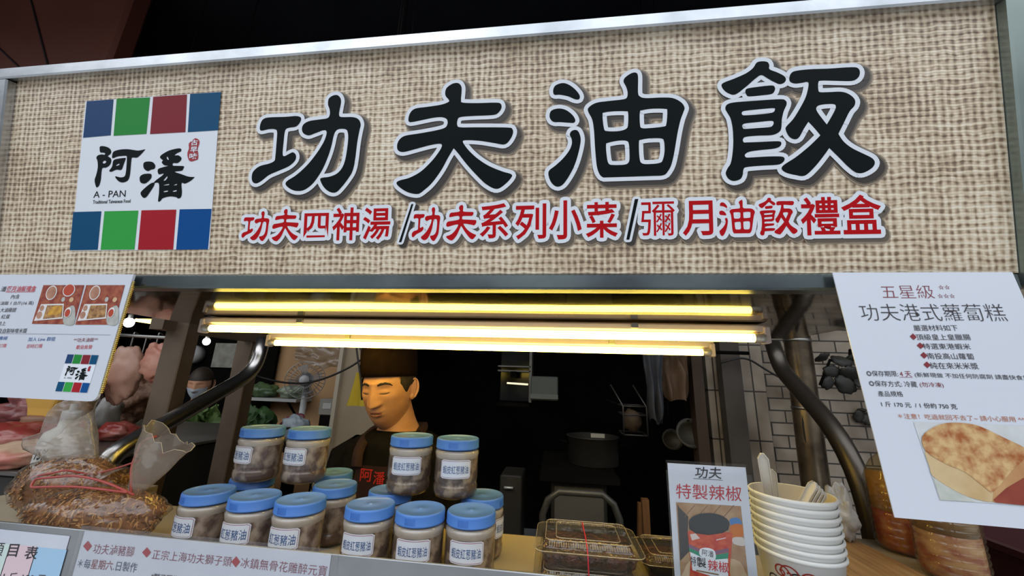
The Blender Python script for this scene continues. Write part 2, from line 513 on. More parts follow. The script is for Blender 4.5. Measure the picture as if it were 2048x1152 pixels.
# ------------------------------------------------------------------ burlap print of the signboard
def burlap():
    M = bpy.data.materials.new('burlap_print')
    M.use_nodes = True
    nt = M.node_tree
    N, L = nt.nodes, nt.links
    b = N['Principled BSDF']
    b.inputs['Roughness'].default_value = .33
    uv = N.new('ShaderNodeUVMap')
    nz = N.new('ShaderNodeTexNoise'); nz.inputs['Scale'].default_value = 38; nz.inputs['Detail'].default_value = 2
    nz2 = N.new('ShaderNodeTexNoise'); nz2.inputs['Scale'].default_value = 9
    nz3 = N.new('ShaderNodeTexNoise'); nz3.inputs['Scale'].default_value = 3.0
    for q in (nz, nz2, nz3):
        L.new(uv.outputs[0], q.inputs['Vector'])
    def math(op, a, bb=None, c=None):
        k = N.new('ShaderNodeMath'); k.operation = op
        for i, x in enumerate((a, bb, c)):
            if x is None: continue
            if isinstance(x, (int, float)): k.inputs[i].default_value = x
            else: L.new(x, k.inputs[i])
        return k.outputs[0]
    sub = N.new('ShaderNodeVectorMath'); sub.operation = 'SUBTRACT'; sub.inputs[1].default_value = (.5, .5, .5)
    L.new(nz.outputs['Color'], sub.inputs[0])
    scl = N.new('ShaderNodeVectorMath'); scl.operation = 'SCALE'; scl.inputs['Scale'].default_value = .0085
    L.new(sub.outputs[0], scl.inputs[0])
    add = N.new('ShaderNodeVectorMath'); add.operation = 'ADD'
    L.new(uv.outputs[0], add.inputs[0]); L.new(scl.outputs[0], add.inputs[1])
    sep = N.new('ShaderNodeSeparateXYZ'); L.new(add.outputs[0], sep.inputs[0])
    k = 2 * pi / .0098
    sx = math('SINE', math('MULTIPLY', sep.outputs[0], k))
    sy = math('SINE', math('MULTIPLY', sep.outputs[1], k))
    hx = math('SINE', math('MULTIPLY', sep.outputs[0], k / 2))
    hy = math('SINE', math('MULTIPLY', sep.outputs[1], k / 2))
    s1 = math('ADD', math('MULTIPLY', sx, .11), math('MULTIPLY', sy, .11))
    holes = math('MULTIPLY', math('MULTIPLY', math('SUBTRACT', 1.0, sx), math('SUBTRACT', 1.0, sy)), -.075)
    s2 = math('ADD', s1, holes)
    s3 = math('ADD', s2, math('MULTIPLY', math('MULTIPLY', hx, hy), .07))
    def streak(su, sv, det):
        mpn = N.new('ShaderNodeMapping'); mpn.inputs['Scale'].default_value = (su, sv, 1)
        L.new(uv.outputs[0], mpn.inputs['Vector'])
        q_ = N.new('ShaderNodeTexNoise'); q_.inputs['Scale'].default_value = 1.0; q_.inputs['Detail'].default_value = det
        L.new(mpn.outputs[0], q_.inputs['Vector'])
        return math('MULTIPLY', math('SUBTRACT', q_.outputs['Fac'], .5), .75)
    s3 = math('ADD', s3, streak(16, 190, 2))
    s3 = math('ADD', s3, streak(190, 16, 2))
    s4 = math('ADD', s3, math('MULTIPLY', math('SUBTRACT', nz2.outputs['Fac'], .5), .5))
    s5 = math('ADD', s4, math('MULTIPLY', math('SUBTRACT', nz3.outputs['Fac'], .5), .45))
    s6 = math('ADD', s5, .60)
    r = N.new('ShaderNodeValToRGB')
    e = r.color_ramp.elements
    e[0].position = .10; e[0].color = (.17, .11, .07, 1)
    e[1].position = .95; e[1].color = (.78, .69, .545, 1)
    e2 = e.new(.45); e2.color = (.46, .345, .225, 1)
    e3 = e.new(.68); e3.color = (.65, .535, .385, 1)
    L.new(s6, r.inputs[0])
    L.new(r.outputs[0], b.inputs['Base Color'])
    # faint flutes of the corrugated plastic sheet
    wv = math('SINE', math('MULTIPLY', sep.outputs[1], 2 * pi / .0042))
    bp = N.new('ShaderNodeBump'); bp.inputs['Strength'].default_value = .12; bp.inputs['Distance'].default_value = .002
    L.new(wv, bp.inputs['Height']); L.new(bp.outputs[0], b.inputs['Normal'])
    return M

# ------------------------------------------------------------------ setting: street, hall, walls
mb = MB().box((0, -1.5, -.05), (14, 13, .1), mat('street_paving', (.36, .36, .35), .8, color2=(.46, .46, .45), scale=2))
structure(mb, 'floor')
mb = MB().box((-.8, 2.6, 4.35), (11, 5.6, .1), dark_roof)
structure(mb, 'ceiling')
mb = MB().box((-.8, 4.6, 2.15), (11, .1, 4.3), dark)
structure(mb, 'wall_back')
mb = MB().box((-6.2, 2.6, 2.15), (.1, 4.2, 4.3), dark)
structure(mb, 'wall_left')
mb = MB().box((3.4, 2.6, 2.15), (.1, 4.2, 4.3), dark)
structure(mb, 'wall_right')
# roof beam and conduit lines under the dark roof
a, b_ = at(285, 62, 2.6), at(470, 2, 2.6)
mb = MB().tube([a, b_ + (b_ - a) * .6], .012, mat('conduit_grey', (.05, .05, .055), .6))
structure(mb, 'trim_1')
a, b_ = at(760, 62, 2.4), at(1120, 0, 2.4)
mb = MB().tube([a, b_], .02, mat('roof_beam', (.028, .028, .034), .6))
structure(mb, 'trim_2')
# red-brown cladding above the neighbouring stall
clad = mat('red_brown_cladding', (.10, .028, .018), .55, color2=(.13, .036, .022), scale=1.5)
seam = mat('cladding_seam', (.012, .006, .005), .8)
mb = MB()
p_tr = at(238, 60, 1.6)
mb.box((p_tr.x - 1.5, 1.66, 3.55), (3.0, .12, 1.55), clad, bev=.02)
for (x0, y0, x1, y1) in ((62, 0, 98, 140), (-30, 70, 55, 150)):
    A, B = at(x0, y0, 1.597), at(x1, y1, 1.597)
    mb.tube([A, B], .006, seam, 6)
structure(mb, 'wall_upper_left')

# ------------------------------------------------------------------ signboard
SGN = Plane((0, .55, 1.7125), (1, 0, 0), (0, -sin(radians(10)), cos(radians(10))))
sign = thing('signboard', 'large tilted shop signboard with black brush lettering on a burlap print', 'sign', (0, .55, 1.7125))
UL, UR, VB, VT = -1.052, .611, 0.0, .3795
mb = MB()
th = .03
vs_ = [SGN.w(UL, VB), SGN.w(UR, VB), SGN.w(UR, VT), SGN.w(UL, VT), SGN.w(UL, VB, -th), SGN.w(UR, VB, -th), SGN.w(UR, VT, -th), SGN.w(UL, VT, -th)]
bur = burlap()
mb.add(vs_, [(0, 1, 2, 3)], bur)
mb.add(vs_, [(5, 4, 7, 6), (4, 5, 1, 0), (3, 2, 6, 7), (4, 0, 3, 7), (1, 5, 6, 2)], mat('sign_core', (.5, .5, .5), .6))
panel = part(mb, 'printed_panel', sign)
uvl = panel.data.uv_layers.new(name='UVMap')
for li, uvv in zip(panel.data.polygons[0].loop_indices, ((UL, VB), (UR, VB), (UR, VT), (UL, VT))):
    uvl.data[li].uv = uvv
R10 = Matrix.Rotation(radians(10), 3, 'X')
def sbar(u0, u1, v0, v1, name, M, lab=None):
    c = SGN.w((u0 + u1) / 2, (v0 + v1) / 2, -.008)
    mbb = MB().box(c, (u1 - u0, .045, v1 - v0), M, R10, bev=.0025)
    return part(mbb, name, sign, lab)
sbar(UL - .03, UR + .001, VT, VT + .0215, 'frame_bar', alum, 'bright aluminium top bar')
sbar(UL - .03, UL, VB - .02, VT - .0005, 'frame_bar', alum)
sbar(UR + .001, UR + .046, VB - .02, VT + .03, 'frame_bar', mat('frame_green_grey', (.22, .27, .25), .35, .8, color2=(.30, .35, .32), scale=6), 'wide green grey right bar')

LIFT = .0004
def brush(key):
    c = CH[key]
    out = []
    for prt in c['parts']:
        loops = []
        for lp in prt:
            q = smooth_loop([(c['o'][0] + x / c['s'], c['o'][1] + y / c['s']) for x, y in lp], 4)
            loops.append([SGN.hit(*p) for p in q])
        out.append(loops)
    return out
BR = {k: brush(k) for k in CH}
def bbox(parts):
    P = [p for loops in parts for p in loops[0]]
    return (min(p[0] for p in P), max(p[0] for p in P), min(p[1] for p in P), max(p[1] for p in P))

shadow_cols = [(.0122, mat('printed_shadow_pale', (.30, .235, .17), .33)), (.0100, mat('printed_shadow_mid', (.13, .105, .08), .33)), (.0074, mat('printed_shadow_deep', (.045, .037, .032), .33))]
# the banner's artwork: soft dark backing, white edge, black character - one part per character
for key, nm in (('gong', 'lettering'), ('fu', 'lettering'), ('you', 'lettering'), ('fan', 'lettering')):
    mb = MB(); mb.n = SGN.n
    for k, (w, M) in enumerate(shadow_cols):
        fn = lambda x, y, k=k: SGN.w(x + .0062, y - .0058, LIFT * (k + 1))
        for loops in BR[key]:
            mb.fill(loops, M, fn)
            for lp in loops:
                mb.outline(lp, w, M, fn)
    fn = lambda x, y: SGN.w(x, y, LIFT * 5)
    for loops in BR[key]:
        mb.fill(loops, white_print, fn)
        for lp in loops:
            mb.outline(lp, .0064, white_print, fn)
    fn = lambda x, y: SGN.w(x, y, LIFT * 6)
    for loops in BR[key]:
        mb.fill(loops, black_paint, fn)
    part(mb, nm, sign)

def boundary(F):
    cnt = {}
    for f in F:
        for i in range(len(f)):
            e = (f[i], f[(i + 1) % len(f)])
            k = (min(e), max(e))
            cnt[k] = cnt.get(k, 0) + 1
    return [k for k, n in cnt.items() if n == 1]

def red_char(mb, ch, xl, xr, yt, yb, Mcol, w=.0058, bold=.009):
    """One small sign character in its picture box, with white edge and dark backing."""
    a = Vector(SGN.hit(xl, yb)); b = Vector(SGN.hit(xr, yb - (xr - xl) * .03)); t = Vector(SGN.hit(xl, yt))
    hv = (t - a).y
    U = Vector((b.x - a.x, 0))
    def mp(s, r):
        return (a.x + U.x * s, a.y + hv * r)
    polys, edges, pts = [], [], []
    alias = {'功': 'gong', '夫': 'fu', '油': 'you', '飯': 'fan'}
    if ch in alias:
        prts = BR[alias[ch]]
        bx = bbox(prts)
        conv = lambda p: mp((p[0] - bx[0]) / (bx[1] - bx[0]), (p[1] - bx[2]) / (bx[3] - bx[2]))
        prts2 = [[[conv(p) for p in lp] for lp in loops] for loops in prts]
        def draw(M, fn, band):
            for loops in prts2:
                mb.fill(loops, M, fn)
                if band:
                    for lp in loops:
                        mb.outline(lp[::2], band, M, fn)
    else:
        V, F, bx = glyphs(ch, 0.0 if ch == '彌' else bold + .007)
        P2 = [mp((x - bx[0]) / (bx[1] - bx[0]), (y - bx[2]) / (bx[3] - bx[2])) for x, y in V]
        E = boundary(F)
        def draw(M, fn, band):
            mb.add([fn(*p) for p in P2], F, M)
            if band:
                for i, j in E:
                    mb.outline([P2[i], P2[j]], band, M, fn)
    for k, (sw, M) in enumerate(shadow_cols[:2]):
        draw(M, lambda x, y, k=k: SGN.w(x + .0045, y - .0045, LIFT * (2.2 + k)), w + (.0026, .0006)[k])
    draw(white_print, lambda x, y: SGN.w(x, y, LIFT * 5.5), w)
    draw(Mcol, lambda x, y: SGN.w(x, y, LIFT * 6.5), 0)

S5, S6 = 3.151, 3.103
row = [('功', 15, 185, 140, 325), ('夫', 205, 370, 125, 325), ('四', 405, 560, 150, 303), ('神', 583, 752, 115, 320), ('湯', 775, 948, 115, 318),
       ('功', 1085, 1262, 115, 325), ('夫', 1300, 1490, 100, 320), ('系', 1512, 1692, 90, 308), ('列', 1735, 1930, 92, 315)]
row2 = [('小', -100, 103, 70, 310), ('菜', 128, 327, 80, 300), ('彌', 472, 682, 78, 288), ('月', 728, 917, 72, 288), ('油', 955, 1178, 68, 288),
        ('飯', 1203, 1437, 53, 285), ('禮', 1460, 1702, 50, 285), ('盒', 1713, 1962, 35, 278)]
groups = [[(c, 480 + l / S5, 480 + r / S5, 380 + t / S5, 380 + b / S5) for c, l, r, t, b in row[:5]],
          [(c, 480 + l / S5, 480 + r / S5, 380 + t / S5, 380 + b / S5) for c, l, r, t, b in row[5:]] + [(c, 1130 + l / S6, 1130 + r / S6, 380 + t / S6, 380 + b / S6) for c, l, r, t, b in row2[:2]],
          [(c, 1130 + l / S6, 1130 + r / S6, 380 + t / S6, 380 + b / S6) for c, l, r, t, b in row2[2:]]]
sign_red = mat('sign_red', (.44, .005, .009), .4, spec=.1)
for g in groups:
    mb = MB(); mb.n = SGN.n
    for q in g:
        red_char(mb, *q, sign_red)
    part(mb, 'red_lettering', sign)
for pts in (((824, 409), (828, 409), (804, 485), (799, 485)), ((1269, 399), (1276, 399), (1258, 480), (1252, 480))):
    mb = MB(); mb.n = SGN.n
    lp = [SGN.hit(*p) for p in pts]
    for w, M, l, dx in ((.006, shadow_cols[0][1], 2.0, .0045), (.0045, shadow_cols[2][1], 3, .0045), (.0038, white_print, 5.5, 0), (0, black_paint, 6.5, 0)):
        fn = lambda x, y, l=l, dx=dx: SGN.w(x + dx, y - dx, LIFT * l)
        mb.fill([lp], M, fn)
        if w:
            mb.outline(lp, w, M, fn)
    part(mb, 'slash_mark', sign)

# ------------------------------------------------------------------ the shop logo (signboard, menus)
C1 = 2.0571
LOGO_BOX = [(358 / C1, 415 / C1), (912 / C1, 380 / C1), (860 / C1, 1028 / C1), (290 / C1, 1030 / C1)]
blue1, green1, red1, teal1 = (mat('logo_navy', (.018, .055, .145), .4, spec=.1), mat('logo_green', (.022, .23, .042), .4, spec=.1), mat('logo_red', (.21, .022, .030), .4, spec=.1), mat('logo_teal', (.006, .07, .16), .4, spec=.1))
LOGO_SQ = [([(360, 418), (470, 410), (458, 558), (345, 568)], blue1), ([(483, 408), (620, 402), (605, 552), (470, 560)], green1), ([(633, 400), (772, 390), (765, 545), (620, 553)], red1), ([(785, 388), (912, 380), (900, 537), (775, 545)], teal1),
           ([(305, 873), (420, 870), (405, 1028), (290, 1030)], teal1), ([(433, 870), (572, 867), (556, 1027), (417, 1028)], mat('logo_bright_green', (.038, .34, .06), .4, spec=.1)), ([(585, 866), (728, 863), (715, 1027), (570, 1028)], mat('logo_bright_red', (.36, .016, .026), .4, spec=.1)), ([(742, 862), (873, 860), (858, 1026), (727, 1028)], mat('logo_blue', (.005, .07, .25), .4, spec=.1))]
LU = [SGN.hit(*p) for p in LOGO_BOX]
lu0, lu1 = (LU[0][0] + LU[3][0]) / 2, (LU[1][0] + LU[2][0]) / 2
lv0, lv1 = (LU[2][1] + LU[3][1]) / 2, (LU[0][1] + LU[1][1]) / 2
SEAL = [(1560, 150), (1600, 122), (1650, 150), (1655, 200), (1630, 280), (1640, 350), (1635, 420), (1600, 440), (1525, 455), (1490, 400), (1485, 330), (1505, 270), (1505, 200)]
def norm(p):
    return ((p[0] - lu0) / (lu1 - lu0), (p[1] - lv0) / (lv1 - lv0))
def logo(place, root, l0, full=True):
    """place(s, r, lift) maps the unit square of the logo into the place."""
    mb = MB()
    f0 = lambda x, y: place(x, y, l0)
    f1 = lambda x, y: place(x, y, l0 + LIFT)
    f2 = lambda x, y: place(x, y, l0 + 2 * LIFT)
    mb.fill([[(0, 0), (1, 0), (1, 1), (0, 1)]], white_print, f0)
    for pts, M in LOGO_SQ:
        mb.fill([[norm(SGN.hit(x / C1, y / C1)) for x, y in pts]], M, f1)
    for k in ('a', 'pan'):
        for loops in BR[k]:
            mb.fill([[norm(p) for p in lp] for lp in loops], black_paint, f1)
    seal = smooth_loop([(170 + x / 7.2, 260 + y / 7.2) for x, y in SEAL], 4)
    mb.fill([[norm(SGN.hit(*p)) for p in seal]], mat('seal_red', (.33, .02, .03), .35), f1)
    def word(body, x0, y0, x1, y1, h, M, f, bold=0):
        V, F, bx = glyphs(body, bold)
        a = Vector(norm(SGN.hit(x0, y0))); b = Vector(norm(SGN.hit(x1, y1))); t = Vector(norm(SGN.hit(x0, y0 - h)))
        mb.add([f(a.x + (b.x - a.x) * (x - bx[0]) / (bx[1] - bx[0]), a.y + (t.y - a.y) * (y - bx[2]) / (bx[3] - bx[2])) for x, y in V], F, M)
    word('A - PAN', 188, 396, 252, 395, 13, black_paint, f1)
    if full:
        word('Traditional Taiwanese Food', 187, 408, 262, 405.5, 7, black_paint, f1, .012)
        for ch, x0, x1, yb in (('古', 383, 397, 292), ('早', 382, 396, 306), ('味', 380, 396, 319)):
            word(ch, x0, yb, x1, yb - 1, 11.5, white_print, f2, .02)
    return part(mb, 'logo', root)
logo(lambda s, r, l: SGN.w(lu0 + (lu1 - lu0) * s, lv0 + (lv1 - lv0) * r, l), sign, LIFT * 2)

# ------------------------------------------------------------------ stall frame, counter
frame = thing('stall_frame', 'steel stall frame of rail, soffit plate and posts under the signboard', 'stall frame', (0, .56, 0))
part(MB().box((-.221, .56, 1.6993), (1.655, .03, .0245), mat('rail_steel', (.085, .10, .108), .22, .9, color2=(.20, .24, .24), scale=4, bump=.05, bscale=12), bev=.003), 'front_rail', frame)
mb = MB()
n = 30
vv = []
for i in range(n + 1):
    x = -1.048 + 1.654 * i / n
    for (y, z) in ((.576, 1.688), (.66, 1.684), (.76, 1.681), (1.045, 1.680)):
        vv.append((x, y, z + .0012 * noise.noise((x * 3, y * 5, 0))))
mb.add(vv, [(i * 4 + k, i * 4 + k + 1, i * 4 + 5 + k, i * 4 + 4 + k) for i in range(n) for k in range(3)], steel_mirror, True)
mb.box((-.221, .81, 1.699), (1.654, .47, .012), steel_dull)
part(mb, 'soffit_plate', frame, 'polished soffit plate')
brownsteel = mat('brown_steel', (.12, .085, .057), .5, .5, color2=(.16, .115, .08), scale=8)
for X, Y, w in ((-1.115, .58, .03), (.692, .58, .03)):
    part(MB().box((X, Y, .85), (w, w, 1.7), steel_dull, bev=.003), 'post', frame)
part(MB().box((-1.302, 1.15, .88), (.082, .05, 1.76), brownsteel, bev=.003), 'post', frame, 'brown square post')
part(MB().box((-1.352, 1.5, .86), (.075, .06, 1.72), brownsteel, bev=.003), 'post', frame, 'brown square post')
part(MB().box((-1.33, 1.33, 1.70), (.05, .5, .04), brownsteel), 'top_rail', frame)

counter = thing('counter', 'long stainless counter with a raised front lip holding jars and boxes', 'counter', (0, .8, 0))
counter_top = mat('counter_top', (.46, .38, .26), .6, .0, color2=(.38, .31, .21), scale=5, bump=.03, bscale=20)
part(MB().box((-.32, .80, 1.1935), (2.36, .345, .02), counter_top), 'worktop', counter)
part(MB().box((-.32, .6255 + .0025, 1.13), (2.36, .005, .298), mat('lip_steel', (.26, .27, .28), .36, .9, color2=(.36, .37, .38), scale=5, bump=.04, bscale=9), bev=.001), 'front_lip', counter)
part(MB().box((-.32, .80, .59), (2.32, .30, 1.18), steel_dull), 'body', counter)

# ------------------------------------------------------------------ fluorescent lights
tube_em = mat('lit_tube', (1, .9, .6), .4, emit=(1.0, .72, .105), estr=15.0)
housing_m = mat('light_housing', (.66, .56, .54), .6)
cap_m = mat('tube_cap', (.7, .68, .62), .4, .6)
def tube_light(x0, x1, Y, Z, label):
    t = thing('tube_light', label, 'light', ((x0 + x1) / 2, Y, Z), 'fluorescent tube lights under the soffit')
    part(MB().box(((x0 + x1) / 2, Y + .022, (Z + .0115 + min(1.6775, Z + .030)) / 2), (x1 - x0 + .02, .05, min(1.6775, Z + .030) - Z - .0115), housing_m, bev=.003), 'housing', t)
    for k in (.2, .8):
        part(MB().box((x0 + (x1 - x0) * k, Y - .006, Z + .021), (.014, .006, .010), steel_dull), 'clip', t)
    part(MB().tube([(x0 + .02, Y, Z), (x1 - .02, Y, Z)], .0086, tube_em, 16), 'tube', t)
    for xx, s in ((x0, 1), (x1, -1)):
        part(MB().tube([(xx, Y, Z), (xx + .02 * s, Y, Z)], .0095, cap_m, 16), 'end_cap', t)
        part(MB().box((xx - .004 * s, Y + .004, Z + .006), (.012, .022, .034), housing_m, bev=.002), 'lamp_holder', t)
    return t
tube_light(-.852, .413, .80, 1.6505, 'front warm white fluorescent tube, the longer looking one nearest the sign')
tube_light(-.838, .385, 1.0, 1.637, 'rear warm white fluorescent tube, just above the vendor cap')

# ------------------------------------------------------------------ bent steel pipes
def bend(pts, n=7):
    """Round the inner corners of a path."""
    P = [Vector(p) for p in pts]
    out = [P[0]]
    for i in range(1, len(P) - 1):
        a, b, c = P[i - 1], P[i], P[i + 1]
        r = min((b - a).length, (c - b).length) * .45
        s, e = b + (a - b).normalized() * r, b + (c - b).normalized() * r
        for k in range(n + 1):
            t = k / n
            out.append(s * (1 - t) ** 2 + b * 2 * t * (1 - t) + e * t * t)
    out.append(P[-1])
    return out
P0 = [at(522, 676, 1.41), at(512, 745, 1.38), at(375, 798, 1.19), at(195, 915, .945)]
for q in P0: q.x = -1.21
tail = P0[-1] + (P0[-1] - P0[-2]).normalized() * .015
pl_ = bend([P0[0], P0[1] + Vector((0, .01, .0)), P0[-1], Vector((-1.21, .952, 1.2065))])
single(MB().tube(pl_, .0255, pipe_steel, 18), 'bent_pipe', 'bent shiny steel pipe rising from the counter beside the bagged shallots', 'pipe', (-1.21, .91, 1.205))
Q = [(.80, 1.50, 1.72), (.80, 1.47, 1.625), (.80, 1.17, 1.385), (.80, 1.155, .6), (.80, 1.155, .0)]
single(MB().tube(bend(Q), .026, mat('pipe_dark', (.10, .085, .07), .35, .8), 18), 'bent_pipe', 'dark bent steel pipe sloping down beside the oil bottles', 'pipe', (.80, 1.155, 0))

# ------------------------------------------------------------------ right poster
tilt = radians(4.7)
PR = Plane((.374, .535, 1.7088), (1, 0, 0), (0, sin(tilt), cos(tilt)))
posterR = thing('poster', 'white radish cake poster hanging under the right end of the signboard', 'poster', (.48, .53, 1.70))
A = PR.hit(1665, 545); B = PR.hit(2025, 545); Cc = PR.hit(1790, 1035)
wR = B[0] - A[0]
cornersR = [(A[0], A[1]), (A[0] + wR, A[1]), (Cc[0] + wR + .004, Cc[1] - .004), (Cc[0], Cc[1])]
def sheet(mb, pl, c, M, t=.0012):
    f = [pl.w(x, y, 0) for x, y in c]; g = [pl.w(x, y, -t) for x, y in c]
    n = len(c)
    mb.add(f + g, [tuple(range(n)), tuple(range(2 * n - 1, n - 1, -1))] + [(i, n + i, n + (i + 1) % n, (i + 1) % n) for i in range(n)], M)
mb = MB(); sheet(mb, PR, cornersR, paper)
part(mb, 'laminated_sheet', posterR)
def pa(x, y): return (1660 + x / 5.278, 540 + y / 5.278)
def pb(x, y): return (1700 + x / 5.885, 710 + y / 5.885)
def line(mb, pl, fn, sc, body, x0, y0, x1, y1, h, M, bold=0.0, lift=.0005, shear=0.0):
    a = fn(x0, y0); b = fn(x1, y1)
    text_on(mb, pl, body, a[0], a[1], b[0], b[1], h / sc, M, bold, lift, shear)
mb = MB()
LA = lambda *k, **q: line(mb, PR, pa, 5.278, *k, **q)
LB = lambda *k, **q: line(mb, PR, pb, 5.885, *k, **q)
LA('五星級', 560, 300, 1110, 300, 138, ink_dark_red, bold=-.014)
LA('☆☆', 1150, 206, 1270, 206, 48, ink_dark_red)
LA('☆☆☆', 1142, 298, 1322, 298, 48, ink_dark_red)
LA('功夫港式蘿蔔糕', 340, 535, 1880, 542, 175, ink, bold=-.012)
LA('嚴選材料如下', 890, 643, 1355, 643, 62, ink)
LA('頂級皇上皇臘腸', 917, 740, 1490, 741, 62, ink)
LA('特選東港蝦米', 987, 836, 1490, 840, 62, ink)
LA('南投高山蘿蔔', 1032, 940, 1527, 946, 64, ink)
for x0, x1, y0, y1 in ((840, 912, 670, 740), (912, 990, 766, 834), (950, 1026, 866, 936), (983, 1060, 966, 1036)):
    w, h = x1 - x0, y1 - y0
    quad_on(mb, PR, [pa(x0, y0 + h * .45), pa(x0 + w * .45, y0), pa(x1, y0 + h * .55), pa(x0 + w * .55, y1)], ink_dark_red, .0005)
LB('純在來米米漿', 950, 162, 1520, 170, 76, ink)
LB('◎保存期限:', 200, 250, 572, 254, 66, ink)
LB('4 天', 592, 256, 728, 256, 64, ink_dark_red)
quad_on(mb, PR, [pb(580, 258), pb(735, 262), pb(735, 266), pb(580, 262)], ink_dark_red, .0005)
LB('(新鮮現做 不加任何防腐劑 請盡快食用)', 768, 268, 2150, 308, 64, ink)
LB('◎保存方式: 冷藏', 230, 368, 795, 380, 68, ink)
LB('(勿冷凍)', 828, 384, 1108, 392, 66, ink_dark_red)
LB('產品規格', 335, 488, 628, 492, 66, ink)
LB('1 斤 170 元  / 1 份約 750 克', 372, 608, 1265, 640, 62, ink, bold=.006)
LB('＊注意！吃過就回不去了~ 請小心服用 ^^', 568, 748, 2065, 792, 62, ink_orange)
part(mb, 'printed_text', posterR, 'black maroon and orange printed lines')
# printed photograph of the fried radish cake
def pc(x, y): return (1580 + x / 3.814, 850 + y / 3.814)
cake_top = mat('cake_crust', (.60, .40, .18), .4, color2=(.33, .095, .022), scale=95, lo=.36, hi=.66, detail=6)
cake_side = mat('cake_side', (.62, .47, .27), .4, color2=(.50, .34, .16), scale=30)
mb = MB()
def photo(pl, fn, pts, M, l, seg=3, sharp=False):
    q = [fn(*p) for p in pts]
    if not sharp:
        q = smooth_loop(q, seg)
    mb.fill([[pl.hit(*p) for p in q]], M, lambda x, y: pl.w(x, y, l))
dish = mat('photo_dish', (.52, .54, .53), .35, color2=(.62, .63, .64), scale=40)
photo(PR, pc, [(938, -25), (1800, 8), (1800, 614), (1140, 572)], dish, .0005, sharp=True)
photo(PR, pc, [(1090, 402), (1180, 420), (1350, 545), (1400, 584), (1142, 571)], mat('photo_plate', (.42, .45, .40), .35, color2=(.55, .55, .49), scale=60), .0008, sharp=True)
photo(PR, pc, [(1025, 190), (1180, 290), (1330, 350), (1480, 460), (1545, 500), (1535, 585), (1350, 545), (1200, 470), (1080, 385), (1060, 320)], cake_side, .0010)
photo(PR, pc, [(1545, 500), (1700, 330), (1800, 225), (1800, 614), (1535, 585)], mat('cake_inner', (.52, .30, .13), .4, color2=(.42, .20, .08), scale=20), .0011, sharp=True)
photo(PR, pc, [(1540, 570), (1640, 480), (1800, 385), (1800, 614), (1560, 590)], mat('photo_sauce', (.22, .035, .02), .4, color2=(.30, .06, .03), scale=40), .0013, sharp=True)
photo(PR, pc, [(1000, 90), (1080, 20), (1180, -15), (1320, -15), (1440, 10), (1620, 95), (1800, 185), (1800, 235), (1680, 350), (1545, 505), (1470, 470), (1330, 360), (1180, 295), (1030, 200)], cake_top, .0014)
part(mb, 'printed_photo', posterR, 'printed photo of a browned radish cake')

# ------------------------------------------------------------------ left menu board
PLn = Plane((-.73, .535, 1.7088), (1, 0, 0), (0, 0, 1))
posterL = thing('menu_board', 'white menu board with two gift box photos hanging at the left end', 'menu board', (-.85, .535, 1.70))
S8 = 4.115
def pd(x, y): return (x / S8, 540 + y / S8)
a = PLn.hit(*pd(-80, 38)); b = PLn.hit(*pd(1098, 38)); c = PLn.hit(*pd(825, 1085))
x0, x1, y1, y0 = a[0], b[0], a[1], c[1]
r_ = .012
cor = [(x0, y1), (x1, y1), (x1, y0 + r_)] + [(x1 - r_ + r_ * cos(t), y0 + r_ - r_ * sin(t)) for t in (.4, .8, 1.2, 1.57)] + [(x0, y0)]
mb = MB(); sheet(mb, PLn, cor, paper, .004)
part(mb, 'board', posterL)
mb = MB()
LD = lambda *k, **q: line(mb, PLn, pd, S8, *k, **q)
LD('潘', 3, 178, 47, 178, 42, ink)
LD('彌月油飯禮盒', 52, 178, 292, 176, 46, ink_red2, bold=.015)
quad_on(mb, PLn, [pd(50, 180), pd(285, 178), pd(285, 182), pd(50, 184)], ink_red2, .0005)
LD('內含', 88, 238, 158, 236, 36, ink)
LD('功夫油飯 1 台斤(16 兩)', -68, 294, 272, 292, 36, ink)
LD('大滷雞腿', 0, 348, 130, 346, 36, ink)
LD('紅蛋', 8, 402, 78, 400, 34, ink)
LD('附上', -22, 458, 45, 456, 34, ink)
LD('及自製味噌米醬', -18, 520, 218, 518, 38, ink)
quad_on(mb, PLn, [pd(-60, 520), pd(910, 533), pd(910, 536), pd(-60, 523)], mat('print_grey', (.3, .3, .33), .5), .0005)
LD('加入 Line 群組', 230, 587, 452, 584, 34, ink_blue)
LD('即時訂購', 218, 645, 345, 642, 34, ink_red2)
LD('專線', -10, 578, 58, 577, 32, ink_blue)
LD('訂購', -10, 640, 50, 638, 32, ink_red2)
LD('**功夫油飯**', 603, 594, 802, 590, 34, ink_dark_red)
LD('歡迎批發', 625, 652, 757, 650, 34, ink_red2, bold=.01)
part(mb, 'printed_text', posterL, 'black red and blue printed menu lines')
lq = [PLn.hit(*pd(*p)) for p in ((553, 697), (802, 697), (735, 1008), (465, 1000))]
bx0, bx1, by0, by1 = (lq[0][0] + lq[3][0]) / 2, (lq[1][0] + lq[2][0]) / 2, (lq[2][1] + lq[3][1]) / 2, (lq[0][1] + lq[1][1]) / 2
logo(lambda s, r, l: PLn.w(bx0 + (bx1 - bx0) * s, by0 + (by1 - by0) * r, l), posterL, .0004, False)
food_red = mat('photo_red_cloth', (.20, .022, .014), .4, color2=(.36, .10, .045), scale=90, detail=5)
tray_w = mat('photo_tray_white', (.70, .68, .66), .4)
rice = mat('photo_rice', (.20, .085, .03), .4, color2=(.48, .27, .10), scale=160, detail=5)
egg = mat('photo_egg', (.45, .24, .16), .4, color2=(.34, .15, .09), scale=60)
bowl_red = mat('photo_sauce_bowl', (.42, .05, .02), .4)
grey_cloth = mat('photo_grey_cloth', (.35, .36, .33), .4, color2=(.48, .46, .42), scale=80)
